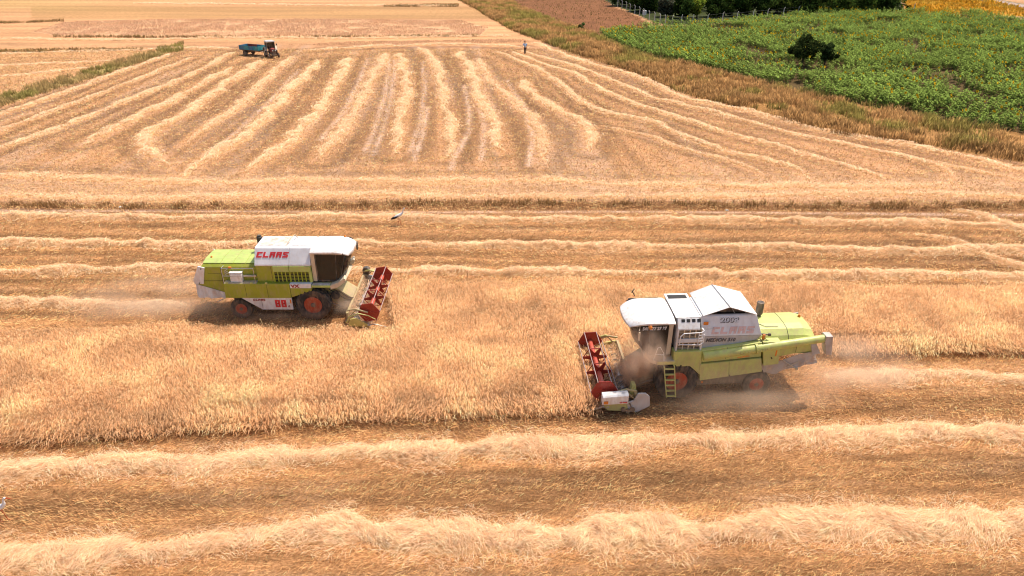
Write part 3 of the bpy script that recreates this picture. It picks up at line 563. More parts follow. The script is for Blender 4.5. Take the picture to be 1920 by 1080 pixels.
# ------------------------------------------------------------------ sunflowers
def plant_arrays(seed, H, flower):
    r = np.random.default_rng(seed); A = Acc(); rows = []
    def rib(P, w, c, side=None):
        A.add(*ribbons(np.array([P]), np.array([w]), np.array([c]), None if side is None else np.array([side])))
    for sd in ((1, 0, 0), (0, 1, 0)): rib([[0, 0, 0], [.02, .01, H*.5], [.04, 0, H]], [.05, .045, .03], [.13, .17, .06], sd)
    nl = 13
    for k in range(nl):
        a = k*2.4+r.uniform(-.3, .3); z = H*(.22+.74*k/nl); L = (.36-.20*abs(k/nl-.45))*r.uniform(.8, 1.2); dn = r.uniform(-.25, .15)
        c = np.array([.19, .265, .055])*r.uniform(.4, 1.8)*(.5+.6*k/nl)
        ca, sa = math.cos(a), math.sin(a)
        rib([[0, 0, z], [ca*L*.45, sa*L*.45, z+L*.22], [ca*L*.8, sa*L*.8, z+L*.1], [ca*L*1.1, sa*L*1.1, z+L*dn-.06]], [.04, L*.6, L*.42, .02], c, [-sa, ca, r.uniform(-.2, .2)])
    if flower:
        a = r.uniform(-2.6, -.4); f = np.array([math.cos(a), math.sin(a), .35]); f /= np.linalg.norm(f); u = np.cross(f, [0, 0, 1]); u /= np.linalg.norm(u); v = np.cross(f, u); c0 = np.array([.04, 0, H])+f*.05; R0 = flower
        yl = np.array([.85, .52, .02])
        for k in range(6):
            t = 2*PI*k/6; d = u*math.cos(t)+v*math.sin(t); s_ = -u*math.sin(t)+v*math.cos(t)
            rib([c0, c0+d*R0*.6, c0+d*R0], [.02, R0*.9, R0*.3], yl*r.uniform(.8, 1.1), s_)
        rib([c0+f*.02-u*R0*.4, c0+f*.03, c0+f*.02+u*R0*.4], [R0*.4, R0*.8, R0*.4], [.16, .07, .02], v)
    return np.concatenate(A.V), np.concatenate(A.F), np.concatenate(A.C)
VARS = [plant_arrays(s, h, f) for s, h, f in ((1, 1.5, .13), (2, 1.65, .15), (3, 1.4, 0), (4, 1.6, 0), (5, 1.25, 0), (6, 1.75, .12))]
def sunflowers():
    xs = []; ys = []
    a = np.arange(5, 110, .72); b = np.arange(60, 190, .60); X, Y = np.meshgrid(a, b); X = X.ravel()+rng.normal(size=X.size)*.14; Y = Y.ravel()+rng.normal(size=Y.size)*.2
    k = inpoly(X, Y, SUNF) & (X < 1060/pxm(0, 1)*0+.80*Y+8); X, Y = X[k], Y[k]
    gap = N1.fbm(X/5, Y/5, 3); k = (gap > .30+.16*rng.random(len(X))) & (rng.random(len(X)) < .93)
    bx, by = at(1525, 135)[:2]; k &= ~((abs(X-bx-1) < 4.5) & (abs(Y-by) < 3.5) & (rng.random(len(X)) < .75)); X, Y, gap = X[k], Y[k], gap[k]
    fl = sstep(.42, .62, N2.fbm(X/9, Y/9, 2)); isf = rng.random(len(X)) < .05+.30*fl*(N4.fbm(X/2, Y/2, 2) > .42)
    vi = np.where(isf, rng.choice([0, 1, 5], len(X)), rng.choice([2, 3, 4], len(X)))
    sc = (.78+.45*N3.fbm(X/6, Y/6, 2))*rng.uniform(.85, 1.15, len(X)); rot = rng.uniform(-.9, .9, len(X))
    z = verge_h(X, Y)*0
    px, py = 960+F*X/(Y*math.cos(TH)+HC*math.sin(TH)), 0
    vis = px < 1915
    order = np.argsort(Y+np.where(vis, 0, 1e4)); own = order[:300]; rest = np.setdiff1d(np.arange(len(X)), own)
    A = Acc()
    for v in range(6):
        i = rest[vi[rest] == v]; V, Fc, Cc = VARS[v]; m = len(i)
        ca, sa = np.cos(rot[i])[:, None], np.sin(rot[i])[:, None]; s_ = sc[i][:, None]
        P = np.stack([(V[None, :, 0]*ca-V[None, :, 1]*sa)*s_+X[i][:, None], (V[None, :, 0]*sa+V[None, :, 1]*ca)*s_+Y[i][:, None], V[None, :, 2]*s_*np.ones_like(ca)], 2).reshape(-1, 3)
        Fm = (Fc[None]+(np.arange(m)*len(V))[:, None, None]).reshape(-1, 4)
        tone = (.7+.7*N4.fbm(X[i]/3, Y[i]/3, 2))[:, None, None]; Cm = (Cc[None]*tone*rng.uniform(.8, 1.2, (m, 1, 1))).reshape(-1, 3)
        A.add(P, Fm, np.clip(Cm, 0, .95))
    tag(A.build('sunflower_crop', M['leaf']), 'green sunflower crop with yellow heads covering the upper right field', 'sunflowers', kind='stuff')
    mes = []
    for V, Fc, Cc in VARS:
        me = np_mesh('sunflower_plant', V, Fc, Cc); me.materials.append(M['leaf']); mes.append(me)
    for j in own:
        o = bpy.data.objects.new('sunflower_plant', mes[vi[j]]); C.objects.link(o); o.location = (X[j], Y[j], 0); o.rotation_euler = (0, 0, rot[j]); o.scale = (sc[j],)*3
        tag(o, 'sunflower plant with yellow head at the near edge of the sunflower field' if isf[j] else 'leafy sunflower plant without bloom at the near edge of the sunflower field', 'sunflower', 'blooming sunflowers along the verge' if isf[j] else 'leafy sunflowers along the verge')
sunflowers()
# ------------------------------------------------------------------ trees
def tree(x, y, h, rad, label, group, base=(.04, .085, .02), seed=0, nleaf=2600, leaf=.30, z0=.25, name='tree', lumps=11, zc=0.0, lr=(.32, .52), sq=(.1, .72)):
    r = np.random.default_rng(seed+100)
    root = empty(name, (x, y, zc), 0, label, 'tree', group)
    tm = MB(); tm.tube([(0, 0, -.1), (.05, .02, h*.3), (-.04, .05, h*.62)], h*.035+.05, 8, .04)
    for k in range(5):
        a = k*1.3+r.uniform(0, 1); zz = h*(.18+.09*k); tm.tube([(0, 0, zz), (math.cos(a)*rad*.35, math.sin(a)*rad*.35, zz+h*.14), (math.cos(a)*rad*.65, math.sin(a)*rad*.65, zz+h*.22)], .05+.012*h*.4, 6, .02)
    tm.build('trunk', M['wood'], root)
    cs = []
    for k in range(lumps):
        a = r.uniform(0, 2*PI); q = r.uniform(*sq)**.7; zz = z0*h+(1-z0)*h*r.uniform(.12, .86); sh = 1-.55*abs((zz/h-.55)/.5)**1.5
        cs.append((math.cos(a)*q*rad*sh, math.sin(a)*q*rad*sh, zz, rad*r.uniform(*lr)))
    n = nleaf; ci = r.integers(0, lumps, n); c = np.array(cs)[ci]
    d = r.normal(size=(n, 3)); d /= np.linalg.norm(d, axis=1, keepdims=True); rr = c[:, 3]*(.55+.5*r.random(n)**.6)*(.8+.5*N1.fbm(d[:, 0]*3+ci*3, d[:, 1]*3+d[:, 2]*2, 2))
    p = c[:, :3]+d*rr[:, None]; p[:, 2] = np.maximum(p[:, 2], h*.1)
    u = r.normal(size=(n, 3)); u /= np.linalg.norm(u, axis=1, keepdims=True); L = leaf*(.6+.8*r.random(n))
    P = np.stack([p-u*L[:, None]*.5, p, p+u*L[:, None]*.5], 1); w = np.stack([L*.2, L*.75, L*.15], 1)
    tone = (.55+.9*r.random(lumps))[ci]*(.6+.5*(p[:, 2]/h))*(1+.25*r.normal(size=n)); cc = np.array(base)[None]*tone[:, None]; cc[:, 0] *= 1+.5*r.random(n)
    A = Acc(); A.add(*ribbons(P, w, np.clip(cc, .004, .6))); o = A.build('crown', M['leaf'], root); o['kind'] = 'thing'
    return root
GT = 'trees in the orchard behind the fence'
front = [(1168, 12, 4.5, 3.0, 0), (1192, 16, 4.6, 2.6, 1), (1222, 26, 4.6, 2.6, 0), (1252, 33, 4.2, 2.3, 2), (1282, 37, 4.6, 2.6, 0), (1310, 36, 4.6, 2.4, 3), (1342, 34, 4.2, 2.6, 0), (1362, 32, 4.2, 2.2, 1), (1392, 31, 5, 3.0, 0), (1428, 29, 5.2, 3.0, 0), (1462, 26, 4.8, 3.0, 1), (1496, 23, 5.0, 3.0, 0), (1532, 20, 4.8, 3.0, 0), (1562, 18, 4.8, 2.8, 1), (1596, 17, 4.6, 2.8, 0), (1628, 16, 4.4, 2.6, 0), (1658, 15, 4.0, 2.4, 1), (1682, 15, 3.4, 1.9, 0)]
kinds = [((.040, .085, .018), 'dark green'), ((.07, .13, .025), 'mid green'), ((.10, .13, .08), 'grey green'), ((.18, .28, .035), 'bright yellow-green')]
names = ['at the bend of the fence', 'second from the bend of the fence', 'beside the white container', 'feathery, left of the bright tree', 'standing directly left of the bright tree', 'standing brightest and roundest behind the fence', 'just right of the bright tree', 'small, in a gap right of the bright tree', 'above the left edge of the sunflower blooms', 'broad and dense, above the low sunflower edge', 'above the pair of dark shrubs, left side', 'above the pair of dark shrubs', 'left of the people by the fence', 'behind the people by the fence', 'right of the person in the white shirt', 'near the crouching person', 'second from the end of the orchard', 'last and smallest beside the yellow field']
for k, (px, py, h, rad, kd) in enumerate(front):
    p = at(px, py); tree(p.x, p.y+2, h, rad, kinds[kd][1]+' orchard tree '+names[k], GT, kinds[kd][0], seed=k, nleaf=3000, leaf=.42, z0=.12)
p0 = at(1160, -6); p1 = at(1690, 0)
kk = 40
for row in range(2):
    for q in range(13):
        t = (q+.5*(row % 2))/12.5; X = p0.x+(p1.x-p0.x)*t; Y = 172+row*12+rng.uniform(-3, 3)+(1-t)*12
        pos = topx(X, Y)[0]; kk += 1
        if pos > 1682 or pos < 1150: continue
        tree(X, Y, 5.2+row*.6, 3.6, 'dense green orchard tree in the rows behind, seen above the front trees', GT+', back rows', kinds[int(rng.integers(0, 2))][0], seed=kk, nleaf=2200, leaf=.5, z0=.1)
p = at(1503, 124); tree(p.x, p.y, 4.7, 2.2, 'larger dark shrubby tree alone among the sunflowers', 'dark trees among the sunflowers', (.045, .080, .022), 201, 3600, .26, .24, lumps=26, lr=(.16, .34), sq=(.1, 1.0))
p = at(1544, 128); tree(p.x, p.y, 3.5, 1.6, 'smaller dark shrubby tree alone among the sunflowers', 'dark trees among the sunflowers', (.035, .065, .020), 202, 2000, .26, .36, lumps=18, lr=(.16, .34), sq=(.1, 1.0))
p = at(1091, 60); tree(p.x, p.y, 1.9, .7, 'small lone green bush on the brown verge', None, (.10, .18, .05), 203, 700, .25, .1, lumps=5, name='bush')
p = at(1699, 24); tree(p.x, p.y, 1.9, .8, 'small dark bush at the end of the fence', None, (.02, .05, .012), 204, 700, .25, .2, lumps=5, name='bush')
# ------------------------------------------------------------------ fence
fr = empty('fence', (0, 0, 0), 0, 'pale concrete post and wire fence with bent post tops before the orchard', 'fence')
fp = [at(a, b) for a, b in FENCE_PX]
for i, p in enumerate(fp):
    q = fp[min(i+1, len(fp)-1)]-fp[max(i-1, 0)]; nrm = Vector((-q.y, q.x, 0)).normalized()
    b = MB(); b.tube([(0, 0, -.1), (0, 0, 1.75)], .085, 6); b.tube([(0, 0, 1.72), tuple(nrm*-.22+Vector((0, 0, 2.05)))], .075, 6)
    o = b.build('post', M['concrete'], fr); o.location = p
w = MB()
for z in (.6, 1.2, 1.75):
    for a, b in zip(fp[:-1], fp[1:]): w.tube([(a.x, a.y, z), (b.x, b.y, z)], .005, 4)
w.build('wire', M['wire'], fr)
#@@PART3
# ================================================================== LETTERING
SEG = {'C': ['t', 'l', 'b'], 'L': ['l', 'b'], 'A': ['t', 'l', 'r', 'm'], 'S': ['t', 'ul', 'm', 'lr', 'b'], '8': ['t', 'm', 'b', 'l', 'r'], 'E': ['t', 'm', 'b', 'l']}
def block_polys(txt, h, w, st, gap, shear):
    """square-cut heavy capitals as 2D quads"""
    out = []; x = 0
    for ch in txt:
        q = {'t': (0, w, h-st, h), 'b': (0, w, 0, st), 'm': (st, w-st, h*.5-st*.45, h*.5+st*.45), 'l': (0, st*1.25, st, h-st), 'r': (w-st*1.25, w, st, h-st), 'ul': (0, st*1.25, h*.5, h-st), 'lr': (w-st*1.25, w, st, h*.5)}
        for k in SEG[ch]:
            a, b, c, d = q[k]
            if ch == 'L' and k == 'l': d = h
            if ch in 'AL8' and k in 'lr' and ch == 'A': c = 0
            out.append([(x+a+shear*c, c), (x+b+shear*c, c), (x+b+shear*d, d), (x+a+shear*d, d)])
        x += w+gap
    return out, x-gap
def place(mb, polys, O, U, V, th=.012):
    O, U, V = Vector(O), Vector(U).normalized(), Vector(V).normalized(); Nn = U.cross(V).normalized()
    for p in polys:
        a = [tuple(O+U*x+V*y) for x, y in p]; b = [tuple(O+U*x+V*y+Nn*th) for x, y in p]
        k = len(a); vs = a+b; fs = [tuple(range(k)), tuple(range(k, 2*k))]+[(i, (i+1) % k, k+(i+1) % k, k+i) for i in range(k)]
        base = len(mb.v); mb.v += vs; mb.fc += [tuple(base+i for i in f) for f in fs]
def block_text(name, txt, O, U, V, h, w, st, gap, shear, mat, parent):
    """world-direction lettering: O,U,V in the thing's own frame (never mirrored)"""
    mb = MB(); po, _ = block_polys(txt, h, w, st, gap, shear); place(mb, po, O, U, V); return mb.build(name, mat, parent)
def font_text(name, txt, O, U, V, size, mat, parent, bold=.0, shear=0.0, ext=.006, sx=1.0, space=1.0):
    cu = bpy.data.curves.new(name, 'FONT'); cu.body = txt; cu.size = size; cu.extrude = ext; cu.offset = bold; cu.shear = shear; cu.space_character = space
    ob = bpy.data.objects.new(name, cu); C.objects.link(ob); dg = bpy.context.evaluated_depsgraph_get(); me = bpy.data.meshes.new_from_object(ob.evaluated_get(dg)); bpy.data.objects.remove(ob)
    U, V = Vector(U).normalized(), Vector(V).normalized(); Nn = U.cross(V).normalized(); O = Vector(O)
    for v in me.vertices: v.co = O+U*v.co.x*sx+V*v.co.y+Nn*(v.co.z+ext)
    me.name = name; me.update(); return link(name, me, mat, parent)
# ================================================================== SHARED COMBINE PIECES (a = metres ahead of the front axle, y < 0 = side facing the camera)
def wheel(root, f, a, y, z, r, w, rr, sgn, mats=('rubber', 'rim'), lugs=20):
    """hub mesh > tyre, rim; sgn -1: outer face towards -y"""
    hub = MB(f); hub.lathe_y((a, y+sgn*(w*.28), z), [(sgn*.0, .001), (0, rr*.34), (sgn*.07, rr*.30), (sgn*.10, rr*.16), (sgn*.11, .001)], 20)
    for k in range(8): t = 2*PI*k/8; hub.lathe_y((a+rr*.26*math.cos(t), y+sgn*(w*.28+.07), z+rr*.26*math.sin(t)), [(0, .001), (0, .016), (sgn*.02, .016), (sgn*.02, .001)], 6)
    h = hub.build('wheel', M[mats[1]] if mats[1] != 'rim' else M['dark'], root)
    t = MB(f); h2 = w/2
    t.lathe_y((a, y, z), [(-h2*.78, rr), (-h2*.98, rr+(r-rr)*.30), (-h2, rr+(r-rr)*.58), (-h2*.9, r*.945), (-h2*.6, r*.965), (0, r*.97), (h2*.6, r*.965), (h2*.9, r*.945), (h2, rr+(r-rr)*.58), (h2*.98, rr+(r-rr)*.30), (h2*.78, rr), (0, rr*.99)], 56)
    for k in range(lugs):
        for s in (-1, 1):
            a0 = 2*PI*(k+(.5 if s > 0 else 0))/lugs; seg = []
            for q in range(5):
                u = q/4; ang = a0+u*.24; yy = s*h2*(-.06+1.07*u); rad = r*(.985-.05*u**3); hh = r*.022
                c, s_ = math.cos(ang), math.sin(ang); tw = .030
                seg.append([(a+(rad+hh)*math.cos(ang-tw), y+yy, z+(rad+hh)*math.sin(ang-tw)), (a+(rad+hh)*math.cos(ang+tw), y+yy, z+(rad+hh)*math.sin(ang+tw)), (a+(rad-hh*3.5)*math.cos(ang+tw), y+yy, z+(rad-hh*3.5)*math.sin(ang+tw)), (a+(rad-hh*3.5)*math.cos(ang-tw), y+yy, z+(rad-hh*3.5)*math.sin(ang-tw))])
            t.loft(seg)
    t.build('tyre', M[mats[0]], h)
    rm = MB(f); rm.lathe_y((a, y, z), [(sgn*h2*.80, rr*1.02), (sgn*h2*.84, rr*.97), (sgn*h2*.74, rr*.90), (sgn*h2*.45, rr*.84), (sgn*h2*.40, rr*.5), (sgn*h2*.52, rr*.30), (sgn*h2*.52, .01)], 40)
    o = rm.build('rim', M[mats[1]], h, sm=False)
    return h
def axle(root, f, a, z, y0, y1, r=.11):
    b = MB(f); b.tube([(a, y0, z), (a, y1, z)], r, 10); b.box(a-.18, a+.18, -.35, .35, z-.16, z+.22); b.build('axle', M['dark'], root)
def reel(root, f, ca, cz, y0, y1, r, rot):
    """hexagonal pick-up reel: tube mesh > end plates, spiders, bars with tines"""
    tb = MB(f); tb.tube([(ca, y0+.04, cz), (ca, y1-.04, cz)], .105, 14); base = tb.build('reel', M['tube_red'], root, sm=False)
    hexa = lambda rad: [(ca+rad*math.cos(rot+PI*k/3), cz+rad*math.sin(rot+PI*k/3)) for k in range(6)]
    for y, s in ((y0, 1), (y1, -1)):
        e = MB(f); e.prism(hexa(r*.99), y-.012, y+.012)
        for k in range(6):
            p, q = hexa(r*.99)[k], hexa(r*.99)[(k+1) % 6]; e.tube([(p[0], y, p[1]), (q[0], y, q[1])], .022, 6)
            e.tube([(ca, y, cz), (p[0], y, p[1])], .02, 5)
        e.lathe_y((ca, y, cz), [(-.05, .01), (-.05, .12), (.05, .12), (.05, .01)], 12)
        e.build('reel_end_plate', M['red'], base)
    L = y1-y0
    for t in (.33, .52, .70) if L > 4.6 else (.36, .66):
        y = y0+L*t; e = MB(f); H = hexa(r*.97); Hi = hexa(r*.55)
        mid = [((H[k][0]+H[(k+1) % 6][0])/2, (H[k][1]+H[(k+1) % 6][1])/2) for k in range(6)]
        for k in range(6):
            e.prism([H[k], H[(k+1) % 6], (H[(k+1) % 6][0]*.93+ca*.07, H[(k+1) % 6][1]*.93+cz*.07), (H[k][0]*.93+ca*.07, H[k][1]*.93+cz*.07)], y-.018, y+.018)
            dx, dz = -(H[k][1]-cz)/r, (H[k][0]-ca)/r; w1 = .15; w2 = .045
            e.prism([(ca+dx*w1, cz+dz*w1), (H[k][0]+dx*w2, H[k][1]+dz*w2), (H[k][0]-dx*w2, H[k][1]-dz*w2), (ca-dx*w1, cz-dz*w1)], y-.014, y+.014)
        e.lathe_y((ca, y, cz), [(-.04, .01), (-.04, .17), (.04, .17), (.04, .01)], 12)
        e.build('reel_spider', M['red'], base)
    for k, (bx, bz) in enumerate(hexa(r*1.0)):
        e = MB(f); e.tube([(bx, y0-.03, bz), (bx, y1+.03, bz)], .019, 6); n = int(L/.16)
        for q in range(n):
            yy = y0+.08+q*.16; e.tube([(bx, yy, bz), (bx-.05, yy, bz-.20)], .006, 3)
        e.build('reel_bar', M['pink_steel'], base)
def header(root, f, y0, y1, col):
    """cutting table: frame, floor, auger, knife, reel arms"""
    fm = MB(f)
    fm.prism([(1.86, .28), (1.93, .28), (1.94, .80), (1.88, .80)], y0+.03, y1-.03)
    fm.prism([(1.86, .80), (1.97, .80), (1.97, .88), (1.86, .88)], y0, y1)
    fm.prism([(1.78, .26), (1.96, .26), (1.96, .42), (1.78, .42)], y0, y1)
    for y in np.linspace(y0+.3, y1-.3, 6): fm.box(1.79, 1.86, y-.03, y+.03, .3, .82)
    fm.build('header_frame', M[col], root, .008)
    fl = MB(f); fl.prism([(1.93, .30), (2.05, .20), (2.45, .16), (2.86, .13), (2.86, .10), (2.0, .14), (1.90, .26)], y0+.04, y1-.04); fl.build('header_floor', M['steel'], root)
    au = MB(f); au.tube([(2.26, y0+.08, .46), (2.26, y1-.08, .46)], .13, 16); c = (y0+y1)/2
    for y_a, y_b, sg in ((y0+.1, c-.35, 1), (y1-.1, c+.35, -1)):
        n = 90; turns = 3.6
        for i in range(n):
            t0, t1 = i/n, (i+1)/n; A0, A1 = sg*turns*2*PI*t0, sg*turns*2*PI*t1; ya, yb = y_a+(y_b-y_a)*t0, y_a+(y_b-y_a)*t1
            g = lambda A, yy, rr: (2.26+rr*math.cos(A), yy, .46+rr*math.sin(A))
            au.add([g(A0, ya, .12), g(A0, ya, .27), g(A1, yb, .27), g(A1, yb, .12), g(A0, ya+.008, .12), g(A0, ya+.008, .27), g(A1, yb+.008, .27), g(A1, yb+.008, .12)], [(0, 1, 2, 3), (4, 5, 6, 7), (1, 2, 6, 5)])
    for k in range(8): A = k*.9; au.tube([(2.26, c-.3+.08*k, .46), (2.26+.27*math.cos(A), c-.3+.08*k, .46+.27*math.sin(A))], .012, 4)
    au.build('header_auger', M['steel'], root)
    kn = MB(f); kn.box(2.84, 2.92, y0, y1, .09, .13)
    for q in range(int((y1-y0)/.152)): yy = y0+.06+q*.152; kn.prism([(2.90, .09), (3.05, .105), (2.90, .125)], yy-.012, yy+.012)
    kn.build('knife_bar', M['steel'], root)
    for y in (y0+.0, y1-.0):
        arm = MB(f); arm.tube([(1.92, y, 1.02), (2.35, y, 1.12), (2.98, y, .92)], .045, 8); arm.tube([(1.95, y, .6), (2.4, y, 1.08)], .028, 6)
        arm.build('reel_arm', M[col], root)
def feeder(root, f, col):
    fh = MB(f); fh.prism([(.35, 1.0), (.55, 1.72), (1.0, 1.62), (1.90, .95), (1.90, .30), (1.7, .28)], -.62, .62); fh.build('feeder_house', M[col], root, .02)
    d = MB(f)
    for x0, z0, x1, z1 in ((.75, .7, 1.75, .36),): d.tube([(x0, -.72, z0), (x1, -.72, z1)], .045, 8); d.tube([(x0, .72, z0), (x1, .72, z1)], .045, 8)
    d.lathe_y((1.05, -.66, 1.15), [(-.06, .01), (-.06, .24), (.0, .24), (.0, .01)], 20); d.box(1.45, 1.8, -.8, -.62, .45, .8); d.build('feeder_drive', M['dark'], root)
def cab_roof(root, f, x0, x1, yc, hw, zb, zt, nose=.30):
    """moulded roof shell with a drooping rounded nose"""
    nx, ny = 14, 12; vs = []; fs = []
    def P(i, j, top):
        u = i/nx; v = j/ny*2-1; x = x0+(x1-x0)*u
        tp = 1-.16*max(0, (u-.62)/.38)**2; xx = x-nose*.55*abs(v)**3*u**3
        crown = 1-.55*abs(v)**4-.10*v*v; drop = .38*max(0, (u-.55)/.45)**2
        if top: return (xx, yc+hw*v*tp, zb+(zt-zb)*(crown)-drop*.55+.02*math.sin(PI*u))
        return (xx-.01, yc+hw*v*tp*.985, zb-drop*.42)
    for t in (1, 0):
        for i in range(nx+1):
            for j in range(ny+1): vs.append(P(i, j, t))
    n = (nx+1)*(ny+1); I = lambda i, j, t: t*n+i*(ny+1)+j
    for t in (0, 1):
        for i in range(nx):
            for j in range(ny): fs.append((I(i, j, t), I(i+1, j, t), I(i+1, j+1, t), I(i, j+1, t)))
    for i in range(nx):
        for j in (0, ny): fs.append((I(i, j, 0), I(i+1, j, 0), I(i+1, j, 1), I(i, j, 1)))
    for j in range(ny):
        for i in (0, nx): fs.append((I(i, j, 0), I(i, j+1, 0), I(i, j+1, 1), I(i, j, 1)))
    b = MB(f); b.add(vs, fs); o = b.build('cab_roof', M['white_dusty'], root, .05); o.modifiers['bevel'].angle_limit = R(50); smooth(o.data)
    m = o.modifiers.new('sharp', 'EDGE_SPLIT'); m.split_angle = R(40)
    return o
def cab_inside(root, f, x0, x1, yc, hw, z0, z1):
    s = MB(f); s.box(x0+.25, x0+.75, yc-.26, yc+.26, z0+.42, z0+.56); s.box(x0+.16, x0+.32, yc-.25, yc+.25, z0+.50, z0+1.15); s.box(x0+.3, x0+.7, yc-.2, yc+.2, z0, z0+.45); s.build('driver_seat', M['seat'], root, .04)
    w = MB(f); cx, cz = x0+.98, z0+.80; d = Vector((-.5, 0, .85)).normalized(); u = Vector((0, 1, 0)); v = d.cross(u)
    w.tube([(cx+.25, yc, z0), (cx, yc, cz)], .03, 8); ring = [tuple(Vector((cx, yc, cz))+u*.19*math.cos(2*PI*k/16)+v*.19*math.sin(2*PI*k/16)) for k in range(17)]; w.tube(ring, .018, 6)
    for k in range(3): w.tube([(cx, yc, cz), ring[k*5]], .012, 5)
    w.build('steering_wheel', M['steel'], root)
    m_ = MB(f); m_.tube([(x0+1.15, yc-.6, z0+.1), (x0+1.1, yc-.55, z0+.8), (x0+.9, yc-.5, z0+1.0)], .018, 6); m_.box(x0+.98, x0+1.12, yc-.62, yc-.42, z0+.72, z0+.94); m_.build('monitor', M['grey'], root)
    c = MB(f); c.box(x0+.35, x0+.85, yc+.42, yc+.60, z0+.0, z0+.72); c.tube([(x0+.8, yc+.5, z0+.7), (x0+.86, yc+.48, z0+.9)], .02, 6); c.build('control_console', M['dark'], root, .01)
    b = MB(f); b.box(x0+.02, x0+.08, yc-hw+.05, yc+hw-.05, z0+.02, z1-.4); b.build('cab_back_wall', M['inner'], root)
def quad_slats(root, f, x0, x1, y, z0, z1, n, name='vent_grille', hm='black', sm_='slat'):
    b = MB(f); b.box(x0, x1, y, y+.05, z0, z1); g = b.build(name, M[hm], root)
    s = MB(f); w = (x1-x0)/(n+.0)
    for k in range(n+1):
        x = x0+w*k; s.box(x-.022, x+.022, y-.035, y+.002, z0, z1)
    for k in range(7): z = z0+(z1-z0)*(k+.5)/7; s.box(x0, x1, y-.012, y-.002, z-.008, z+.008)
    s.build('grille_slat', M[sm_], g)
def lamp(root, f, a, y, z, r=.05, h=.10, name='beacon_light'):
    b = MB(f); b.lathe_z((a, y, z), [(-.03, r*1.1), (0, r*1.1), (.001, r), (h*.7, r*.9), (h, r*.45)], 14); b.build(name, M['orange'], root)
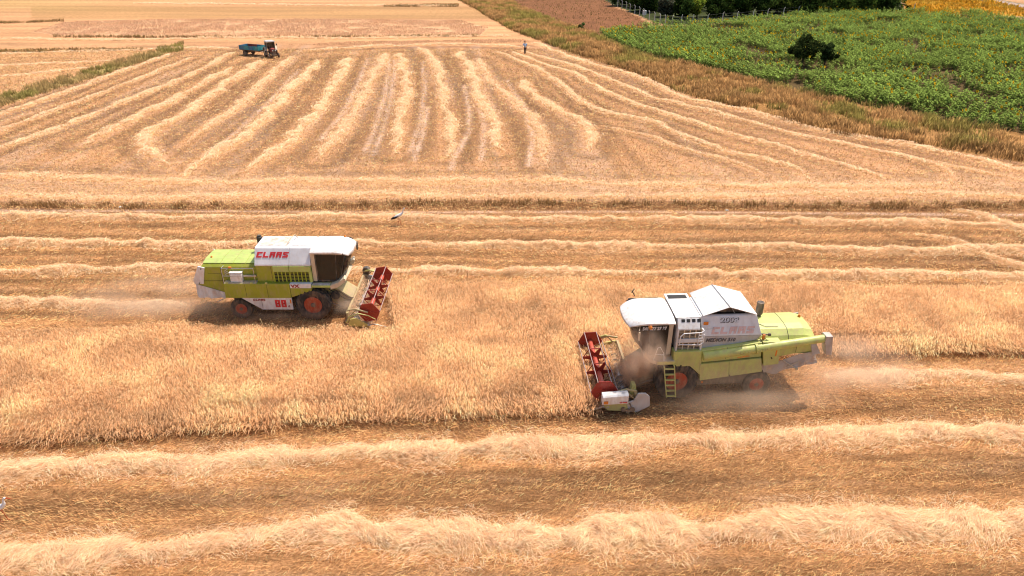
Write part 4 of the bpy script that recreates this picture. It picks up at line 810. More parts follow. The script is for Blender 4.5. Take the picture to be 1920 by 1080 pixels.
# ================================================================== LEFT COMBINE (drives towards +X)
def combine_left():
    f = 1; P = at(588, 601); root = empty('combine_harvester', (-10.24, 32.0, 0), 0, 'older green combine with closed white grain tank and number 88, driving right', 'combine harvester', 'combine harvesters at work')
    g = MB(f); g.box(-4.2, .5, -.85, .85, .75, 2.10); g.box(-.5, .4, -.6, .6, .7, 1.3); g.build('chassis', M['dark'], root)
    for s in (-1, 1):
        b = MB(f); y0, y1 = sorted((s*1.34, s*.86)); b.prism([(-4.40, 1.32), (-1.035, 1.32), (-1.035, 2.13), (-4.36, 2.13)], y0, y1); b.build('side_panel', M['lime_old'], root, .02)
        b = MB(f); b.prism([(-1.015, 1.36), (.06, 1.74), (.06, 1.885), (-1.015, 1.885)], y0, y1); b.build('front_side_panel', M['lime_old'], root, .012)
        b = MB(f); y0, y1 = sorted((s*1.345, s*.86)); b.prism([(-1.015, 1.89), (.06, 1.89), (.06, 2.135), (-1.015, 2.135)], y0, y1); b.build('badge_strip', M['white'], root, .01)
        b = MB(f); y0, y1 = sorted((s*1.315, s*1.24)); b.prism([(-3.62, 1.315), (-1.04, 1.315), (-1.04, .63), (-2.62, .63)], y0, y1); b.build('lower_side_panel', M['white_dusty'], root, .012)
    font_text('lettering', 'VX', (-.95, -1.350, 1.93), (1, 0, 0), (0, 0, 1), .24, M['maroon'], root, .012, sx=1.25)
    block_text('lettering', 'CLAAS', (-3.02, -1.318, 1.15), (1, 0, 0), (0, 0, 1), .115, .105, .028, .022, .2, M['maroon'], root)
    block_text('lettering', '88', (-1.92, -1.318, .78), (1, 0, 0), (0, 0, 1), .42, .26, .085, .05, .0, M['logo_red'], root)
    font_text('lettering', 'c', (-1.27, -1.318, .79), (1, 0, 0), (0, 0, 1), .18, M['maroon'], root, .01)
    b = MB(f); b.box(-1.15, -1.08, -1.325, -1.30, 1.0, 1.22); b.build('warning_sticker', M['orange'], root)
    # deck behind the tank, with rail and tool box
    for ya, yb in ((-1.30, -.95), (.95, 1.30)): b = MB(f); b.box(-4.36, -2.70, ya, yb, 2.131, 2.155); b.build('service_deck', M['cream'], root)
    b = MB(f); b.box(-4.02, -3.42, -1.20, -.93, 2.16, 2.66); b.box(-4.05, -3.39, -1.22, -.91, 2.66, 2.70); b.build('tool_box', M['white_dusty'], root, .02)
    b = MB(f); b.box(-3.36, -2.72, -1.12, -1.02, 2.42, 2.50); b.build('deck_pipe', M['cream'], root, .01)
    r_ = MB(f)
    for x in (-4.34, -2.74): r_.tube([(x, -1.28, 2.14), (x, -1.28, 2.98)], .016, 6)
    r_.tube([(-4.34, -1.28, 2.98), (-2.74, -1.28, 2.98)], .016, 6); r_.tube([(-4.34, -1.28, 2.55), (-2.74, -1.28, 2.55)], .016, 6); r_.tube([(-4.34, -1.28, 2.98), (-4.34, -.95, 2.98)], .016, 6)
    for k in range(3): r_.tube([(-4.2, -1.28, 2.62+.1*k), (-4.05, -1.28, 2.72+.1*k)], .018, 6)
    r_.build('deck_rail', M['steel'], root)
    for x in (-4.2, -2.95, -2.2): b = MB(f); b.box(x-.06, x+.06, -1.33, -1.27, 2.13, 2.20); b.build('panel_latch', M['yellow'], root, .01)
    # body under the tank
    b = MB(f); b.box(-2.66, -1.80, -1.14, 1.14, 2.11, 3.045); b.box(-1.80, .10, -.9, .9, 2.1, 3.045); b.build('upper_body', M['lime_old'], root, .015)
    b = MB(f); b.box(-1.79, -.99, -1.20, -.9, 2.74, 3.045); b.box(-.965, .10, -1.20, -.9, 2.74, 3.045); b.box(.0, .12, -1.17, -.9, 2.14, 2.74); b.build('vent_cowl', M['lime_old_sunlit'], root, .012)
    quad_slats(root, f, -1.78, -.99, -1.13, 2.15, 2.73, 4); quad_slats(root, f, -.96, .0, -1.13, 2.15, 2.73, 5)
    # grain tank
    cs = [(-1.16, 3.05), (-1.16, 3.12), (-.74, 3.84), (-.66, 3.885), (.66, 3.885), (.74, 3.84), (1.16, 3.12), (1.16, 3.05)]
    b = MB(f); b.xprism(cs, -2.68, -.965); b.build('grain_tank', M['white'], root, .012)
    b = MB(f); b.xprism(cs, -.945, .12); b.build('grain_tank_front', M['white'], root, .012)
    b = MB(f); b.box(-2.5, -1.1, -.5, .55, 3.886, 3.90); b.build('tank_lid', M['rust'], root, .006)
    b = MB(f); b.box(-.85, .0, -.55, .55, 3.886, 3.91); b.build('roof_hatch', M['white_dusty'], root, .01)
    b = MB(f); b.tube([(-1.15, -.55, 3.89), (-1.0, -.1, 4.12), (-.9, .3, 4.14), (-.86, .5, 3.9)], .018, 6); b.build('tank_handle', M['cream'], root)
    V = Vector((0, .42, .72)).normalized()
    block_text('lettering', 'CLAAS', (-2.60, -1.160+.42*.44-.006, 3.12+.72*.44), (1, 0, 0), tuple(V), .285, .272, .078, .055, .25, M['logo_red'], root)
    # exhaust
    b = MB(f); b.lathe_z((-2.86, .55, 2.9), [(0, .09), (.45, .09), (.46, .14), (1.0, .14), (1.02, .10), (1.10, .10)], 16); b.build('exhaust_stack', M['dark'], root)
    # rear hood with raked tail
    sec = [(-.98, 1.35), (-.98, 2.90), (-.80, 3.06), (-.40, 3.12), (.40, 3.12), (.80, 3.06), (.98, 2.90), (.98, 1.35)]
    rx = lambda z: -5.93+max(0, (z-1.95))*.40+max(0, z-2.88)*.55
    b = MB(f); b.loft([[(-2.70, y, z) for y, z in sec], [(rx(z), y, z) for y, z in sec]]); b.build('rear_hood', M['lime_old'], root, .03)
    b = MB(f); tp = [(-.83, 3.064), (-.80, 3.078), (-.40, 3.135), (.40, 3.135), (.80, 3.078), (.83, 3.064)]
    for xa, xb in ((-2.72, -3.22), (-3.24, -3.86), (-3.88, -4.50), (-4.52, -5.42)): b.loft([[(xa, y, z) for y, z in tp], [(xb, y, z) for y, z in tp]])
    b.build('hood_top_panel', M['lime_old_sunlit'], root)
    b = MB(f); b.box(-4.52, -4.50, -.990, -.97, 1.5, 2.88); b.box(-5.7, -4.0, -.990, -.97, 2.12, 2.14); b.build('panel_seam', M['black'], root)
    
    for ya in (-1.06, 1.0): b = MB(f); b.prism([(-5.60, 2.98), (-5.28, 2.90), (-5.50, 1.98), (-5.95, 1.98), (-5.98, 2.2)], ya, ya+.06); b.build('tail_plate', M['white_dusty'], root, .01)
    for x, z in ((-5.46, 2.84), (-5.7, 2.04)): b = MB(f); b.lathe_y((x, -1.06, z), [(-.02, .005), (-.02, .03), (0, .03)], 10); b.build('bolt', M['black'], root)
    # hanging sheet at the straw outlet
    vs = []; n = 18
    def sheet(name, pts_top, pts_bot, mat):
        b = MB(f); m = 16; k = 6; vs = []; fs = []
        for i in range(m+1):
            t = i/m*(len(pts_top)-1); q = min(int(t), len(pts_top)-2); u = t-q
            A = Vector(pts_top[q]).lerp(Vector(pts_top[q+1]), u); B = Vector(pts_bot[q]).lerp(Vector(pts_bot[q+1]), u)
            for j in range(k+1):
                p = A.lerp(B, j/k); wv = .045*math.sin(i*1.9+j*.6)*(j/k); vs.append((p.x+wv*.6, p.y+wv, p.z))
        for i in range(m):
            for j in range(k): c0 = i*(k+1)+j; fs.append((c0, c0+1, c0+k+2, c0+k+1))
        b.add(vs, fs); o = b.build(name, mat, root); s_ = o.modifiers.new('thick', 'SOLIDIFY'); s_.thickness = .012; return o
    sheet('straw_outlet_sheet', [(-4.38, -1.0, 1.42), (-5.2, -1.02, 1.72), (-5.93, -1.0, 1.96), (-5.93, 1.0, 1.96), (-4.38, 1.0, 1.42)], [(-4.42, -1.02, 1.18), (-5.2, -1.06, 1.16), (-5.92, -1.04, 1.20), (-5.92, 1.04, 1.20), (-4.42, 1.02, 1.18)], M['canvas_light'])
    b = MB(f); b.tube([(-4.5, -.9, 1.15), (-5.0, -1.05, .95)], .02, 6); b.build('sheet_stay', M['steel'], root)
    lamp(root, f, -5.15, -.30, 3.135, .05, .08); b = MB(f); b.box(-3.98, -3.82, -1.30, -1.22, 2.98, 3.06); b.build('side_marker_light', M['orange'], root, .02)
    # cab
    side = [(.16, 2.14), (1.30, 2.16), (1.56, 2.42), (1.86, 3.62), (.16, 3.72)]
    for y in (-1.06, 1.00): fr_ = MB(f); fr_.box(.14, .34, y, y+.06, 2.14, 3.74); fr_.build('cab_post', M['cream'], root, .01)
    for y in (-1.04, 1.0):
        fr2 = MB(f)
        fr2.box(.34, .40, y, y+.04, 2.16, 3.70); fr2.box(.40, 1.80, y, y+.04, 3.60, 3.68); fr2.tube([(1.30, y+.02, 2.16), (1.42, y+.02, 3.62)], .025, 6); fr2.box(.34, 1.36, y, y+.04, 2.14, 2.20)
        fr2.tube([(1.30, y+.02, 2.18), (1.56, y+.02, 2.44), (1.86, y+.02, 3.62)], .022, 6)
        fr2.build('cab_frame', M['dark'], root)
    for y in (-1.03, 1.02): b = MB(f); b.prism([(.40, 2.20), (1.30, 2.18), (1.56, 2.44), (1.84, 3.60), (.40, 3.60)], y, y+.012); b.build('side_window', M['glass' if y < 0 else 'glass_far'], root)
    b = MB(f); rings = []
    for k in range(9):
        v = k/8*2-1; bul = .16*(1-v*v); rings.append([(1.32+bul*.5, v*1.02, 2.17), (1.58+bul, v*1.02, 2.44), (1.75+bul, v*1.02, 3.05), (1.86+bul, v*1.02, 3.60)])
    vs = [p for r0 in rings for p in r0]; fs = [(i*4+j, i*4+j+1, (i+1)*4+j+1, (i+1)*4+j) for i in range(8) for j in range(3)]; b.add(vs, fs); o = b.build('windscreen', M['glass'], root, sm=True); sd_ = o.modifiers.new('thick', 'SOLIDIFY'); sd_.thickness = .012
    b = MB(f); b.box(.12, 1.35, -1.0, 1.0, 2.10, 2.135); b.build('cab_floor', M['inner'], root)
    cab_inside(root, f, .15, 1.5, .1, 1.0, 2.14, 3.7)
    cab_roof(root, f, .135, 2.20, -.06, 1.04, 3.66, 3.90)
    lamp(root, f, 1.55, .70, 3.82, .06, .12)
    m = MB(f); m.tube([(1.75, 1.0, 3.3), (1.95, 1.35, 3.2)], .018, 6); m.box(1.93, 1.99, 1.25, 1.45, 2.85, 3.25); m.build('mirror', M['dark'], root)
    # platform and fender
    for ya, yb in ((-1.36, -.98), (.98, 1.36)): b = MB(f); b.box(.08, 1.02, ya, yb, 1.93, 2.05); b.build('cab_platform', M['lime_old_sunlit'], root, .01)
    b = MB(f); b.box(.10, 1.0, -1.34, -1.06, 2.051, 2.063); b.build('platform_mat', M['rust'], root)
    b = MB(f)
    for s in (-1, 1):
        y0, y1 = sorted((s*1.36, s*.9)); b.loft([[(x, y0, z) for x, z in ((1.03, 1.82), (1.03, 2.05), (1.45, 2.22), (1.78, 2.46), (1.86, 2.40), (1.80, 2.22), (1.40, 1.94))], [(x, y1, z) for x, z in ((1.03, 1.86), (1.03, 2.05), (1.45, 2.22), (1.70, 2.44), (1.78, 2.40), (1.74, 2.22), (1.40, 1.98))]])
    b.box(1.05, 1.72, -.9, .9, 2.05, 2.12); b.build('front_fender', M['cream'], root, .02)
    b = MB(f)
    for x in (-2.2, -3.3): b.box(x, x+.012, -1.345, -1.335, 1.36, 2.10)
    b.box(-2.60, -2.588, -1.319, -1.31, .7, 1.28); b.box(-1.9, -1.888, -1.145, -1.135, 2.15, 3.02); b.box(-5.2, -4.5, -.985, -.975, 2.55, 2.562); b.build('panel_joint', M['black'], root)
    b = MB(f); b.tube([(.75, -.70, 1.5), (1.2, -.78, 1.25), (1.6, -.72, .9), (1.95, -.65, .85)], .02, 6); b.tube([(.8, -.66, 1.55), (1.3, -.70, 1.35), (1.7, -.66, 1.0), (1.95, -.6, .95)], .016, 6); b.build('hydraulic_hose', M['black'], root)
    # running gear
    axle(root, f, 0, .88, -1.1, 1.1); axle(root, f, -3.8, .58, -.9, .9, .08)
    for s in (-1, 1):
        wheel(root, f, 0, s*1.05, .885, .90, .62, .455, s, lugs=22); wheel(root, f, -3.8, s*.98, .57, .575, .40, .29, s, lugs=20)
    feeder(root, f, 'header_paint')
    y0, y1 = -2.12, 2.32
    header(root, f, y0, y1, 'header_paint'); reel(root, f, 3.0, .86, y0+.12, y1-.12, .56, R(8))
    # green curved crop divider at the near end, drive box at the far end
    b = MB(f); b.tube([(1.85, y0-.06, .35), (2.05, y0-.10, .72), (2.5, y0-.10, .92), (3.0, y0-.08, .78), (3.35, y0-.06, .55)], .05, 8, .02); b.prism([(1.9, .15), (2.05, .55), (2.35, .62), (2.9, .25), (3.05, .12)], y0-.07, y0-.0); b.build('near_crop_divider', M['yellow'], root, .01)
    b = MB(f); b.tube([(2.9, y0-.05, .18), (3.2, y0-.05, .28), (3.85, y0-.05, .12)], .05, 8, .012); b.build('divider_tip', M['steel'], root)
    b = MB(f); b.prism([(1.9, .15), (1.95, .85), (2.5, .75), (3.1, .2), (3.1, .1)], y1, y1+.06); b.tube([(2.9, y1+.05, .2), (3.75, y1+.05, .12)], .045, 8, .012); b.build('far_crop_divider', M['steel'], root)
    b = MB(f); b.box(1.85, 2.2, y1+.06, y1+.36, .75, 1.15); b.lathe_y((2.05, y1+.1, 1.05), [(-.1, .01), (-.1, .2), (.2, .2), (.2, .01)], 14); b.build('header_drive_box', M['dark'], root, .02)
    b = MB(f); b.tube([(2.0, y1, 1.06), (2.3, y1-.1, 1.15), (2.75, y1, 1.0)], .05, 7); b.build('reel_drive_arm', M['yellow'], root)
    return root
combine_left()
def table_straw(root_loc, rz, f, y0, y1, label):
    n = 2600; a = rng.uniform(1.95, 3.15, n); y = rng.uniform(y0+.1, y1-.1, n); z = .14+.42*rng.random(n)**2+.15*(a < 2.5)*rng.random(n)
    an = rng.normal(size=n)*.9+PI; L = rng.uniform(.2, .6, n); el = rng.uniform(-.1, .9, n)
    P0 = np.stack([a, y, z], 1); D = np.stack([np.cos(an)*np.cos(el), np.sin(an)*np.cos(el), np.sin(el)], 1)*L[:, None]; P2 = P0+D; P2[:, 0] = np.clip(P2[:, 0], 1.95, 3.3); P2[:, 1] = np.clip(P2[:, 1], y0+.05, y1-.05); P1 = (P0+P2)/2+np.array([0, 0, .04])
    P = np.stack([P0, P1, P2], 1); P[..., 0] *= f; A = Acc(); A.add(*ribbons(P, np.full((n, 3), .016), straw_col(n, .95, .2)))
    o = A.build('cut_straw', M['straw']); o.location = root_loc; o.rotation_euler = (0, 0, rz); tag(o, label, 'straw', kind='stuff')
table_straw((-10.24, 32.0, 0), 0, 1, -2.12, 2.32, 'cut stalks lying in the cutting table of the left combine')
# ================================================================== RIGHT COMBINE (drives towards -X, turned 2.9 degrees)
def combine_right():
    f = -1; A = R(2.9); P0 = Vector((7.05, 23.9, 0)); nrm = Vector((-math.sin(A), math.cos(A), 0)); c = P0+nrm*1.35
    root = empty('combine_harvester', c, A, 'newer lime combine with open white tank lids and unloading pipe, driving left in dust', 'combine harvester', 'combine harvesters at work')
    g = MB(f); g.box(-4.1, .5, -.85, .85, .75, 2.2); g.box(-3.3, -.7, -1.15, 1.15, .62, 1.2); g.build('chassis', M['dark'], root)
    for s in (-1, 1):
        y0, y1 = sorted((s*1.35, s*.9))
        b = MB(f); b.prism([(-.96, .96), (-3.60, 1.33), (-3.46, 2.02), (-.86, 1.80)], y0, y1); b.build('lower_side_panel', M['lime'], root, .02)
        y0, y1 = sorted((s*1.33, s*.95))
        b = MB(f); b.prism([(.32, 2.44), (.26, 1.72), (-.46, 1.70), (-.93, 1.24), (-.93, 1.785), (-.85, 2.44)], y0, y1); b.build('front_side_panel', M['lime'], root, .012)
        y0, y1 = sorted((s*1.27, s*.92))
        b = MB(f); b.prism([(-.87, 1.83), (-3.46, 2.05), (-3.40, 2.75), (-.87, 2.42)], y0, y1); b.build('upper_side_panel', M['lime'], root, .012)
        y0, y1 = sorted((s*1.30, s*.92))
        b = MB(f); b.prism([(-3.42, 2.78), (-3.63, 1.60), (-4.27, 1.67), (-4.18, 2.78)], y0, y1); b.build('rear_side_panel', M['lime'], root, .012)
        y0, y1 = sorted((s*1.10, s*.92))
        b = MB(f); b.prism([(-4.20, 2.60), (-4.26, 1.90), (-5.70, 2.20), (-5.66, 2.60)], y0, y1); b.build('tail_side_panel', M['lime'], root, .012)
    for x, z, w in ((-1.3, 2.27, 0), (-2.2, 1.2, 0), (-3.9, 2.0, 0)): b = MB(f); b.lathe_y((x, -1.355, z), [(-.02, .004), (-.02, .025), (0.09, .025)], 8); b.build('bolt', M['black'], root)
    b = MB(f); b.box(-4.10, -4.04, -1.312, -1.29, 2.08, 2.36); b.build('warning_sticker', M['orange'], root)
    b = MB(f); b.box(.05, -1.05, -1.22, -1.16, .95, 1.02); b.build('chassis_bar', M['dark'], root)
    b = MB(f); b.box(-1.18, -1.10, -1.18, -1.15, .70, .80); b.build('side_marker_light', M['orange'], root)
    # rear hood
    sec = [(-1.05, 2.0), (-1.05, 2.62), (-.92, 2.85), (-.68, 3.04), (-.3, 3.10), (.3, 3.10), (.68, 3.04), (.92, 2.85), (1.05, 2.62), (1.05, 2.0)]
    rx = lambda z: -5.95+max(0, z-2.2)*.22
    b = MB(f); b.loft([[(-3.35, y, z) for y, z in sec], [(-5.35, y, z) for y, z in sec], [(rx(z)+.03*abs(y), y*(.97 if z > 2.9 else 1), z-(.10 if z > 2.8 else 0)) for y, z in sec]]); b.build('rear_hood', M['lime'], root, .03)
    b = MB(f); b.loft([[(-4.63+.01*s_, y*1.004, z+.006) for y, z in sec] for s_ in (-1, 1)]); b.build('panel_seam', M['black'], root)
    b = MB(f); b.tube([(-3.55, -.35, 3.105), (-3.75, -.55, 3.09), (-4.3, -.55, 3.09)], .012, 5); b.build('hood_cable', M['dark'], root)
    lamp(root, f, -5.55, .25, 3.0, .07, .16)
    b = MB(f); b.box(-3.44, -3.56, -1.12, -1.06, 2.80, 3.02); b.build('tail_marker_light', M['orange'], root, .01)
    b = MB(f); b.lathe_z((-3.78, .35, 2.95), [(0, .10), (.25, .10), (.27, .155), (.82, .155), (.83, .10), (.80, .02)], 18); b.build('exhaust_stack', M['dark'], root)
    # grain tank shell
    up = [(-1.06, 3.0), (-1.08, 3.02), (-.84, 3.82), (-.80, 3.86), (.80, 3.86), (.84, 3.82), (1.08, 3.02), (1.06, 3.0)]
    b = MB(f); xt = lambda z: (-.78-.10*(3.86-z)/.86, -3.14-.26*(3.86-z)/.86)
    b.loft([[(xt(z)[0], y, z) for y, z in up], [(xt(z)[1], y, z) for y, z in up]]); b.build('grain_tank', M['white'], root, .015)
    for s in (-1, 1):
        y0, y1 = sorted((s*1.07, s*.8)); b = MB(f); b.prism([(-.70, 2.24), (-1.55, 2.42), (-3.22, 2.78), (-3.42, 2.995), (-.88, 2.995)], y0, y1); b.build('tank_skirt', M['grey'], root, .01)  # white tank side below the chamfer, its shade painted in as grey
    b = MB(f); b.box(-.98, -3.06, -.72, .95, 3.861, 3.872); b.build('tank_opening', M['black'], root)
    ridge = [(-1.92, -.92, 4.27), (-1.80, 1.10, 4.27)]
    for xe, nm in ((-.86, 0), (-3.12, 1)):
        b = MB(f); t = .022
        q = [(xe, -.92, 3.885), (xe, 1.10, 3.885), ridge[1], ridge[0]]
        b.add([(x, y, z) for x, y, z in q]+[(x, y, z+t) for x, y, z in q], [(0, 1, 2, 3), (4, 5, 6, 7), (0, 1, 5, 4), (1, 2, 6, 5), (2, 3, 7, 6), (3, 0, 4, 7)]); b.build('tank_lid', M['white_dusty'], root)
    b = MB(f); b.tube([(-1.92, -.90, 4.30), (-1.80, 1.08, 4.30)], .02, 5); b.tube([(-2.25, -.7, 3.87), (-2.05, -.6, 4.22)], .014, 5); b.tube([(-2.75, -.7, 3.87), (-2.45, -.6, 4.1)], .014, 5); b.build('lid_strut', M['steel'], root)
    b = MB(f); b.prism([(-.95, 3.89), (-3.03, 3.89), (-1.92, 4.25)], -.62, -.60); b.prism([(-.95, 3.89), (-3.03, 3.89), (-1.85, 4.25)], 1.0, 1.02); b.build('lid_gable_shade', M['dark'], root)  # dark sheets stand in for the shade inside the open lid gables
    U = (1, 0, 0); V = Vector((0, .24, .80)).normalized(); yz = lambda z: -1.08+.24*(z-3.02)/.80-.004
    font_text('lettering', '2008', (1.62, yz(3.56), 3.56), U, V, .29, M['letter'], root, .014, sx=1.35, ext=.004)  # dark offset copy draws the shadow of the raised white digits
    font_text('lettering', '2008', (1.595, yz(3.58)-.010, 3.58), U, V, .29, M['white'], root, .0, sx=1.35, ext=.004)
    block_text('lettering', 'CLAAS', (1.25, yz(3.10), 3.10), U, V, .30, .30, .085, .07, .22, M['faded_red'], root)
    font_text('lettering', 'MEDION 310', (1.05, -1.075, 2.74), U, (0, 0, 1), .225, M['letter'], root, .006, shear=.25, sx=.98)
    b = MB(f); b.tube([(-.98, -1.03, 3.40), (-.98, -1.10, 3.38), (-1.32, -1.10, 3.38), (-1.32, -1.03, 3.40)], .014, 6); b.build('grab_handle', M['steel'], root)
    b = MB(f); b.box(-.90, -1.10, -.985, -.955, 3.50, 3.64); b.build('reflector', M['orange'], root, .004)
    b = MB(f); b.tube([(-3.42, -1.0, 3.0), (-3.72, -1.08, 3.0)], .035, 8); b.box(-3.68, -3.78, -1.12, -1.04, 2.96, 3.06); b.build('work_light', M['dark'], root)
    b = MB(f); b.tube([(-3.5, -1.1, 2.95), (-3.75, -1.18, 2.62)], .018, 6); b.build('pipe_stay', M['yellow'], root)
    # engine and cooling house between cab and tank
    b = MB(f); b.box(.22, -.66, -1.02, 1.05, 2.42, 3.86); b.loft([[(.24, y, z) for y, z in ((-1.02, 3.86), (-1.27, 3.50), (-1.27, 3.44), (-1.02, 3.44))], [(-.68, y, z) for y, z in ((-1.02, 3.86), (-1.27, 3.50), (-1.27, 3.44), (-1.02, 3.44))]]); b.build('engine_house', M['white_dusty'], root, .015)
    b = MB(f); b.box(.30, -.74, -1.0, 1.1, 3.862, 3.90); b.build('engine_roof', M['white_dusty'], root, .02)
    b = MB(f); b.box(.20, -.62, .62, .95, 3.901, 3.906); b.build('roof_slot', M['black'], root)
    for k in range(4):
        x = .08-.22*k; b = MB(f); b.loft([[(x, -1.045, 3.845), (x, -1.115, 3.745), (x, -1.105, 3.735), (x, -1.035, 3.835)], [(x-.14, -1.045, 3.845), (x-.14, -1.115, 3.745), (x-.14, -1.105, 3.735), (x-.14, -1.035, 3.835)]]); b.build('air_inlet', M['black'], root)
    b = MB(f); b.box(.24, .17, -1.25, -1.0, 2.27, 3.44); b.box(-.80, -.86, -1.25, -1.0, 2.27, 3.44); b.box(.24, -.86, -1.25, -1.0, 2.24, 2.30); b.box(.24, -.86, -1.20, -1.0, 2.80, 2.98); b.build('screen_frame', M['white_dusty'], root, .01)
    quad_slats(root, f, -.80, .17, -1.14, 2.98, 3.43, 4, 'cooling_screen', 'dark', 'cream'); quad_slats(root, f, -.80, .17, -1.14, 2.30, 2.80, 4, 'cooling_screen', 'dark', 'cream')
    b = MB(f)
    b.tube([(.14, -1.32, 2.75), (.14, -1.40, 3.22), (.02, -1.40, 3.36), (-.72, -1.40, 3.40), (-.86, -1.32, 3.46)], .022, 7); b.tube([(.14, -1.32, 2.80), (-.70, -1.40, 2.80), (-.84, -1.38, 2.90), (-.84, -1.38, 3.3)], .022, 7)
    for z in (2.98, 3.12, 3.26): b.tube([(-.62, -1.39, z), (-.84, -1.38, z)], .016, 6)
    b.tube([(-.62, -1.40, 2.80), (-.62, -1.40, 3.38)], .018, 6); b.build('guard_rail', M['white'], root)
    # cab
    zf = 2.16
    for y in (-1.08, 1.02): b = MB(f); b.box(.38, .56, y, y+.06, 2.16, 3.74); b.build('cab_post', M['cream'], root, .01)
    for y in (-1.06, 1.02):
        b = MB(f)
        b.box(.56, 1.85, y, y+.04, 3.66, 3.74); b.tube([(1.32, y+.02, 2.18), (1.60, y+.02, 2.50), (1.92, y+.02, 3.64)], .022, 6); b.tube([(1.30, y+.02, 2.20), (1.36, y+.02, 3.66)], .02, 6); b.box(.56, 1.32, y, y+.04, 2.14, 2.20); b.build('cab_frame', M['dark'], root)
    for y in (-1.05, 1.04): b = MB(f); b.prism([(.56, 2.20), (1.32, 2.18), (1.60, 2.48), (1.90, 3.66), (.56, 3.66)], y, y+.012); b.build('side_window', M['glass' if y < 0 else 'glass_far'], root)
    b = MB(f); rings = []
    for k in range(9):
        v = k/8*2-1; bul = .20*(1-v*v); rings.append([(1.34+bul*.5, v*1.04, 2.18), (1.62+bul, v*1.04, 2.50), (1.80+bul, v*1.04, 3.08), (1.92+bul, v*1.04, 3.64)])
    vs = [p for r0 in rings for p in r0]; fs = [(i*4+j, i*4+j+1, (i+1)*4+j+1, (i+1)*4+j) for i in range(8) for j in range(3)]; b.add(vs, fs); o = b.build('windscreen', M['glass'], root, sm=True); sd_ = o.modifiers.new('thick', 'SOLIDIFY'); sd_.thickness = .012
    font_text('lettering', '541 677 27 37', (-1.66, -1.062, 3.38), U, (0, 0, 1), .20, M['white'], root, .010, sx=.86)
    b = MB(f); b.box(.36, 1.40, -1.02, 1.02, 2.12, 2.15); b.build('cab_floor', M['inner'], root)
    cab_inside(root, f, .42, 1.6, 0, 1.0, 2.16, 3.7)
    cab_roof(root, f, .33, 2.36, -.10, 1.10, 3.66, 3.86)
    b = MB(f); b.tube([(1.6, .95, 3.9), (1.72, 1.05, 4.12)], .02, 5); b.tube([(1.72, 1.05, 4.0), (1.62, 1.05, 4.2)], .02, 5); b.build('aerial', M['black'], root)
    b = MB(f); b.tube([(1.45, -1.0, 3.66), (1.45, -1.28, 3.62)], .02, 6); b.lathe_z((1.40, -1.32, 3.58), [(0, .02), (.01, .07), (.10, .07), (.15, .03)], 12); b.build('beacon_light', M['orange'], root)
    b = MB(f); b.tube([(1.75, -1.0, 3.55), (1.85, -1.30, 3.50)], .018, 6); b.box(1.86, 1.80, -1.34, -1.24, 3.05, 3.42); b.build('mirror', M['cream'], root)
    # platform, rail and ladder
    b = MB(f); b.box(.24, 1.0, -1.40, -.95, 1.88, 2.03); b.loft([[(1.0, y, 2.03), (1.0, y, 1.86), (1.30, y, 1.98), (1.62, y, 2.32), (1.60, y, 2.44), (1.34, y, 2.18)] for y in (-1.38, -.92)]); b.box(1.0, 1.5, -.92, 1.0, 2.03, 2.12); b.build('cab_platform', M['cream'], root, .02)
    b = MB(f); b.box(.24, .98, -1.405, -1.38, 1.87, 2.02); b.build('platform_edge', M['yellow'], root)
    b = MB(f)
    for y in (-1.36, -1.02): b.tube([(1.16, y, 2.05), (1.02, y, 2.68), (.92, y, 2.72), (.74, y, 2.40), (.70, y, 2.05)], .018, 6); b.tube([(1.08, y, 2.36), (.74, y, 2.34)], .014, 6)
    b.build('platform_rail', M['white'], root)
    b = MB(f); L0 = [(.70, -1.46, 1.86), (.50, -1.78, .12)]
    for xx in (0, -.44): b.loft([[(.72+xx, -1.42, 1.86), (.68+xx, -1.42, 1.86), (.68+xx, -1.50, 1.84), (.72+xx, -1.50, 1.84)], [(.50+xx*.88, -1.56, .34), (.46+xx*.88, -1.56, .34), (.46+xx*.88, -1.66, .34), (.50+xx*.88, -1.66, .34)]])
    for k in range(6):
        t = (k+.6)/5.7; x = .70-.21*t; y = -1.42-.14*t; z = 1.86-1.48*t; b.box(x, x-.44+.05*t, y-.10, y+.0, z-.018, z+.018)
    b.build('ladder', M['yellow'], root, .006)
    # unloading pipe along the side
    b = MB(f); p0 = (-.95, -1.30, 2.17); p1 = (-6.02, -1.28, 2.88); b.tube([p0, tuple(Vector(p0).lerp(Vector(p1), .08)), tuple(Vector(p0).lerp(Vector(p1), .42)), p1], .205, 20, .165); pipe = b.build('unloading_pipe', M['lime'], root, .02); smooth(pipe.data)
    b = MB(f); q = Vector(p0).lerp(Vector(p1), .43); q2 = Vector(p0).lerp(Vector(p1), .45); b.tube([tuple(q), tuple(q2)], .225, 20); b.build('pipe_flange', M['lime'], pipe)
    b = MB(f); b.loft([[(x-.03*s_, y, z) for x, y, z in ((-5.98, -1.46, 3.07), (-5.98, -1.08, 3.07), (-5.98, -1.08, 2.70), (-5.98, -1.46, 2.70))] for s_ in (0,)]+[[(x, y, z) for x, y, z in ((-6.28, -1.46, 3.06), (-6.28, -1.08, 3.06), (-6.22, -1.08, 2.66), (-6.22, -1.46, 2.66))]]); b.prism([(-6.02, 2.75), (-6.27, 3.05), (-6.40, 2.16), (-6.16, 2.16)], -1.45, -1.10); b.build('pipe_spout', M['canvas'], pipe, .01)
    b = MB(f); b.box(-.93, -1.05, -1.33, -1.1, 2.0, 2.36); b.build('pipe_elbow', M['lime'], pipe, .03)
    d = (Vector(p1)-Vector(p0)).normalized(); d = Vector((-d.x, d.y, d.z)); q = Vector((2.35, -1.50, 2.31))
    font_text('lettering', 'TALAY TICARET', q, (d.x, 0, d.z), (-d.z*.9, .40, d.x), .17, M['yellow'], root, .002, space=1.25, sx=.9)
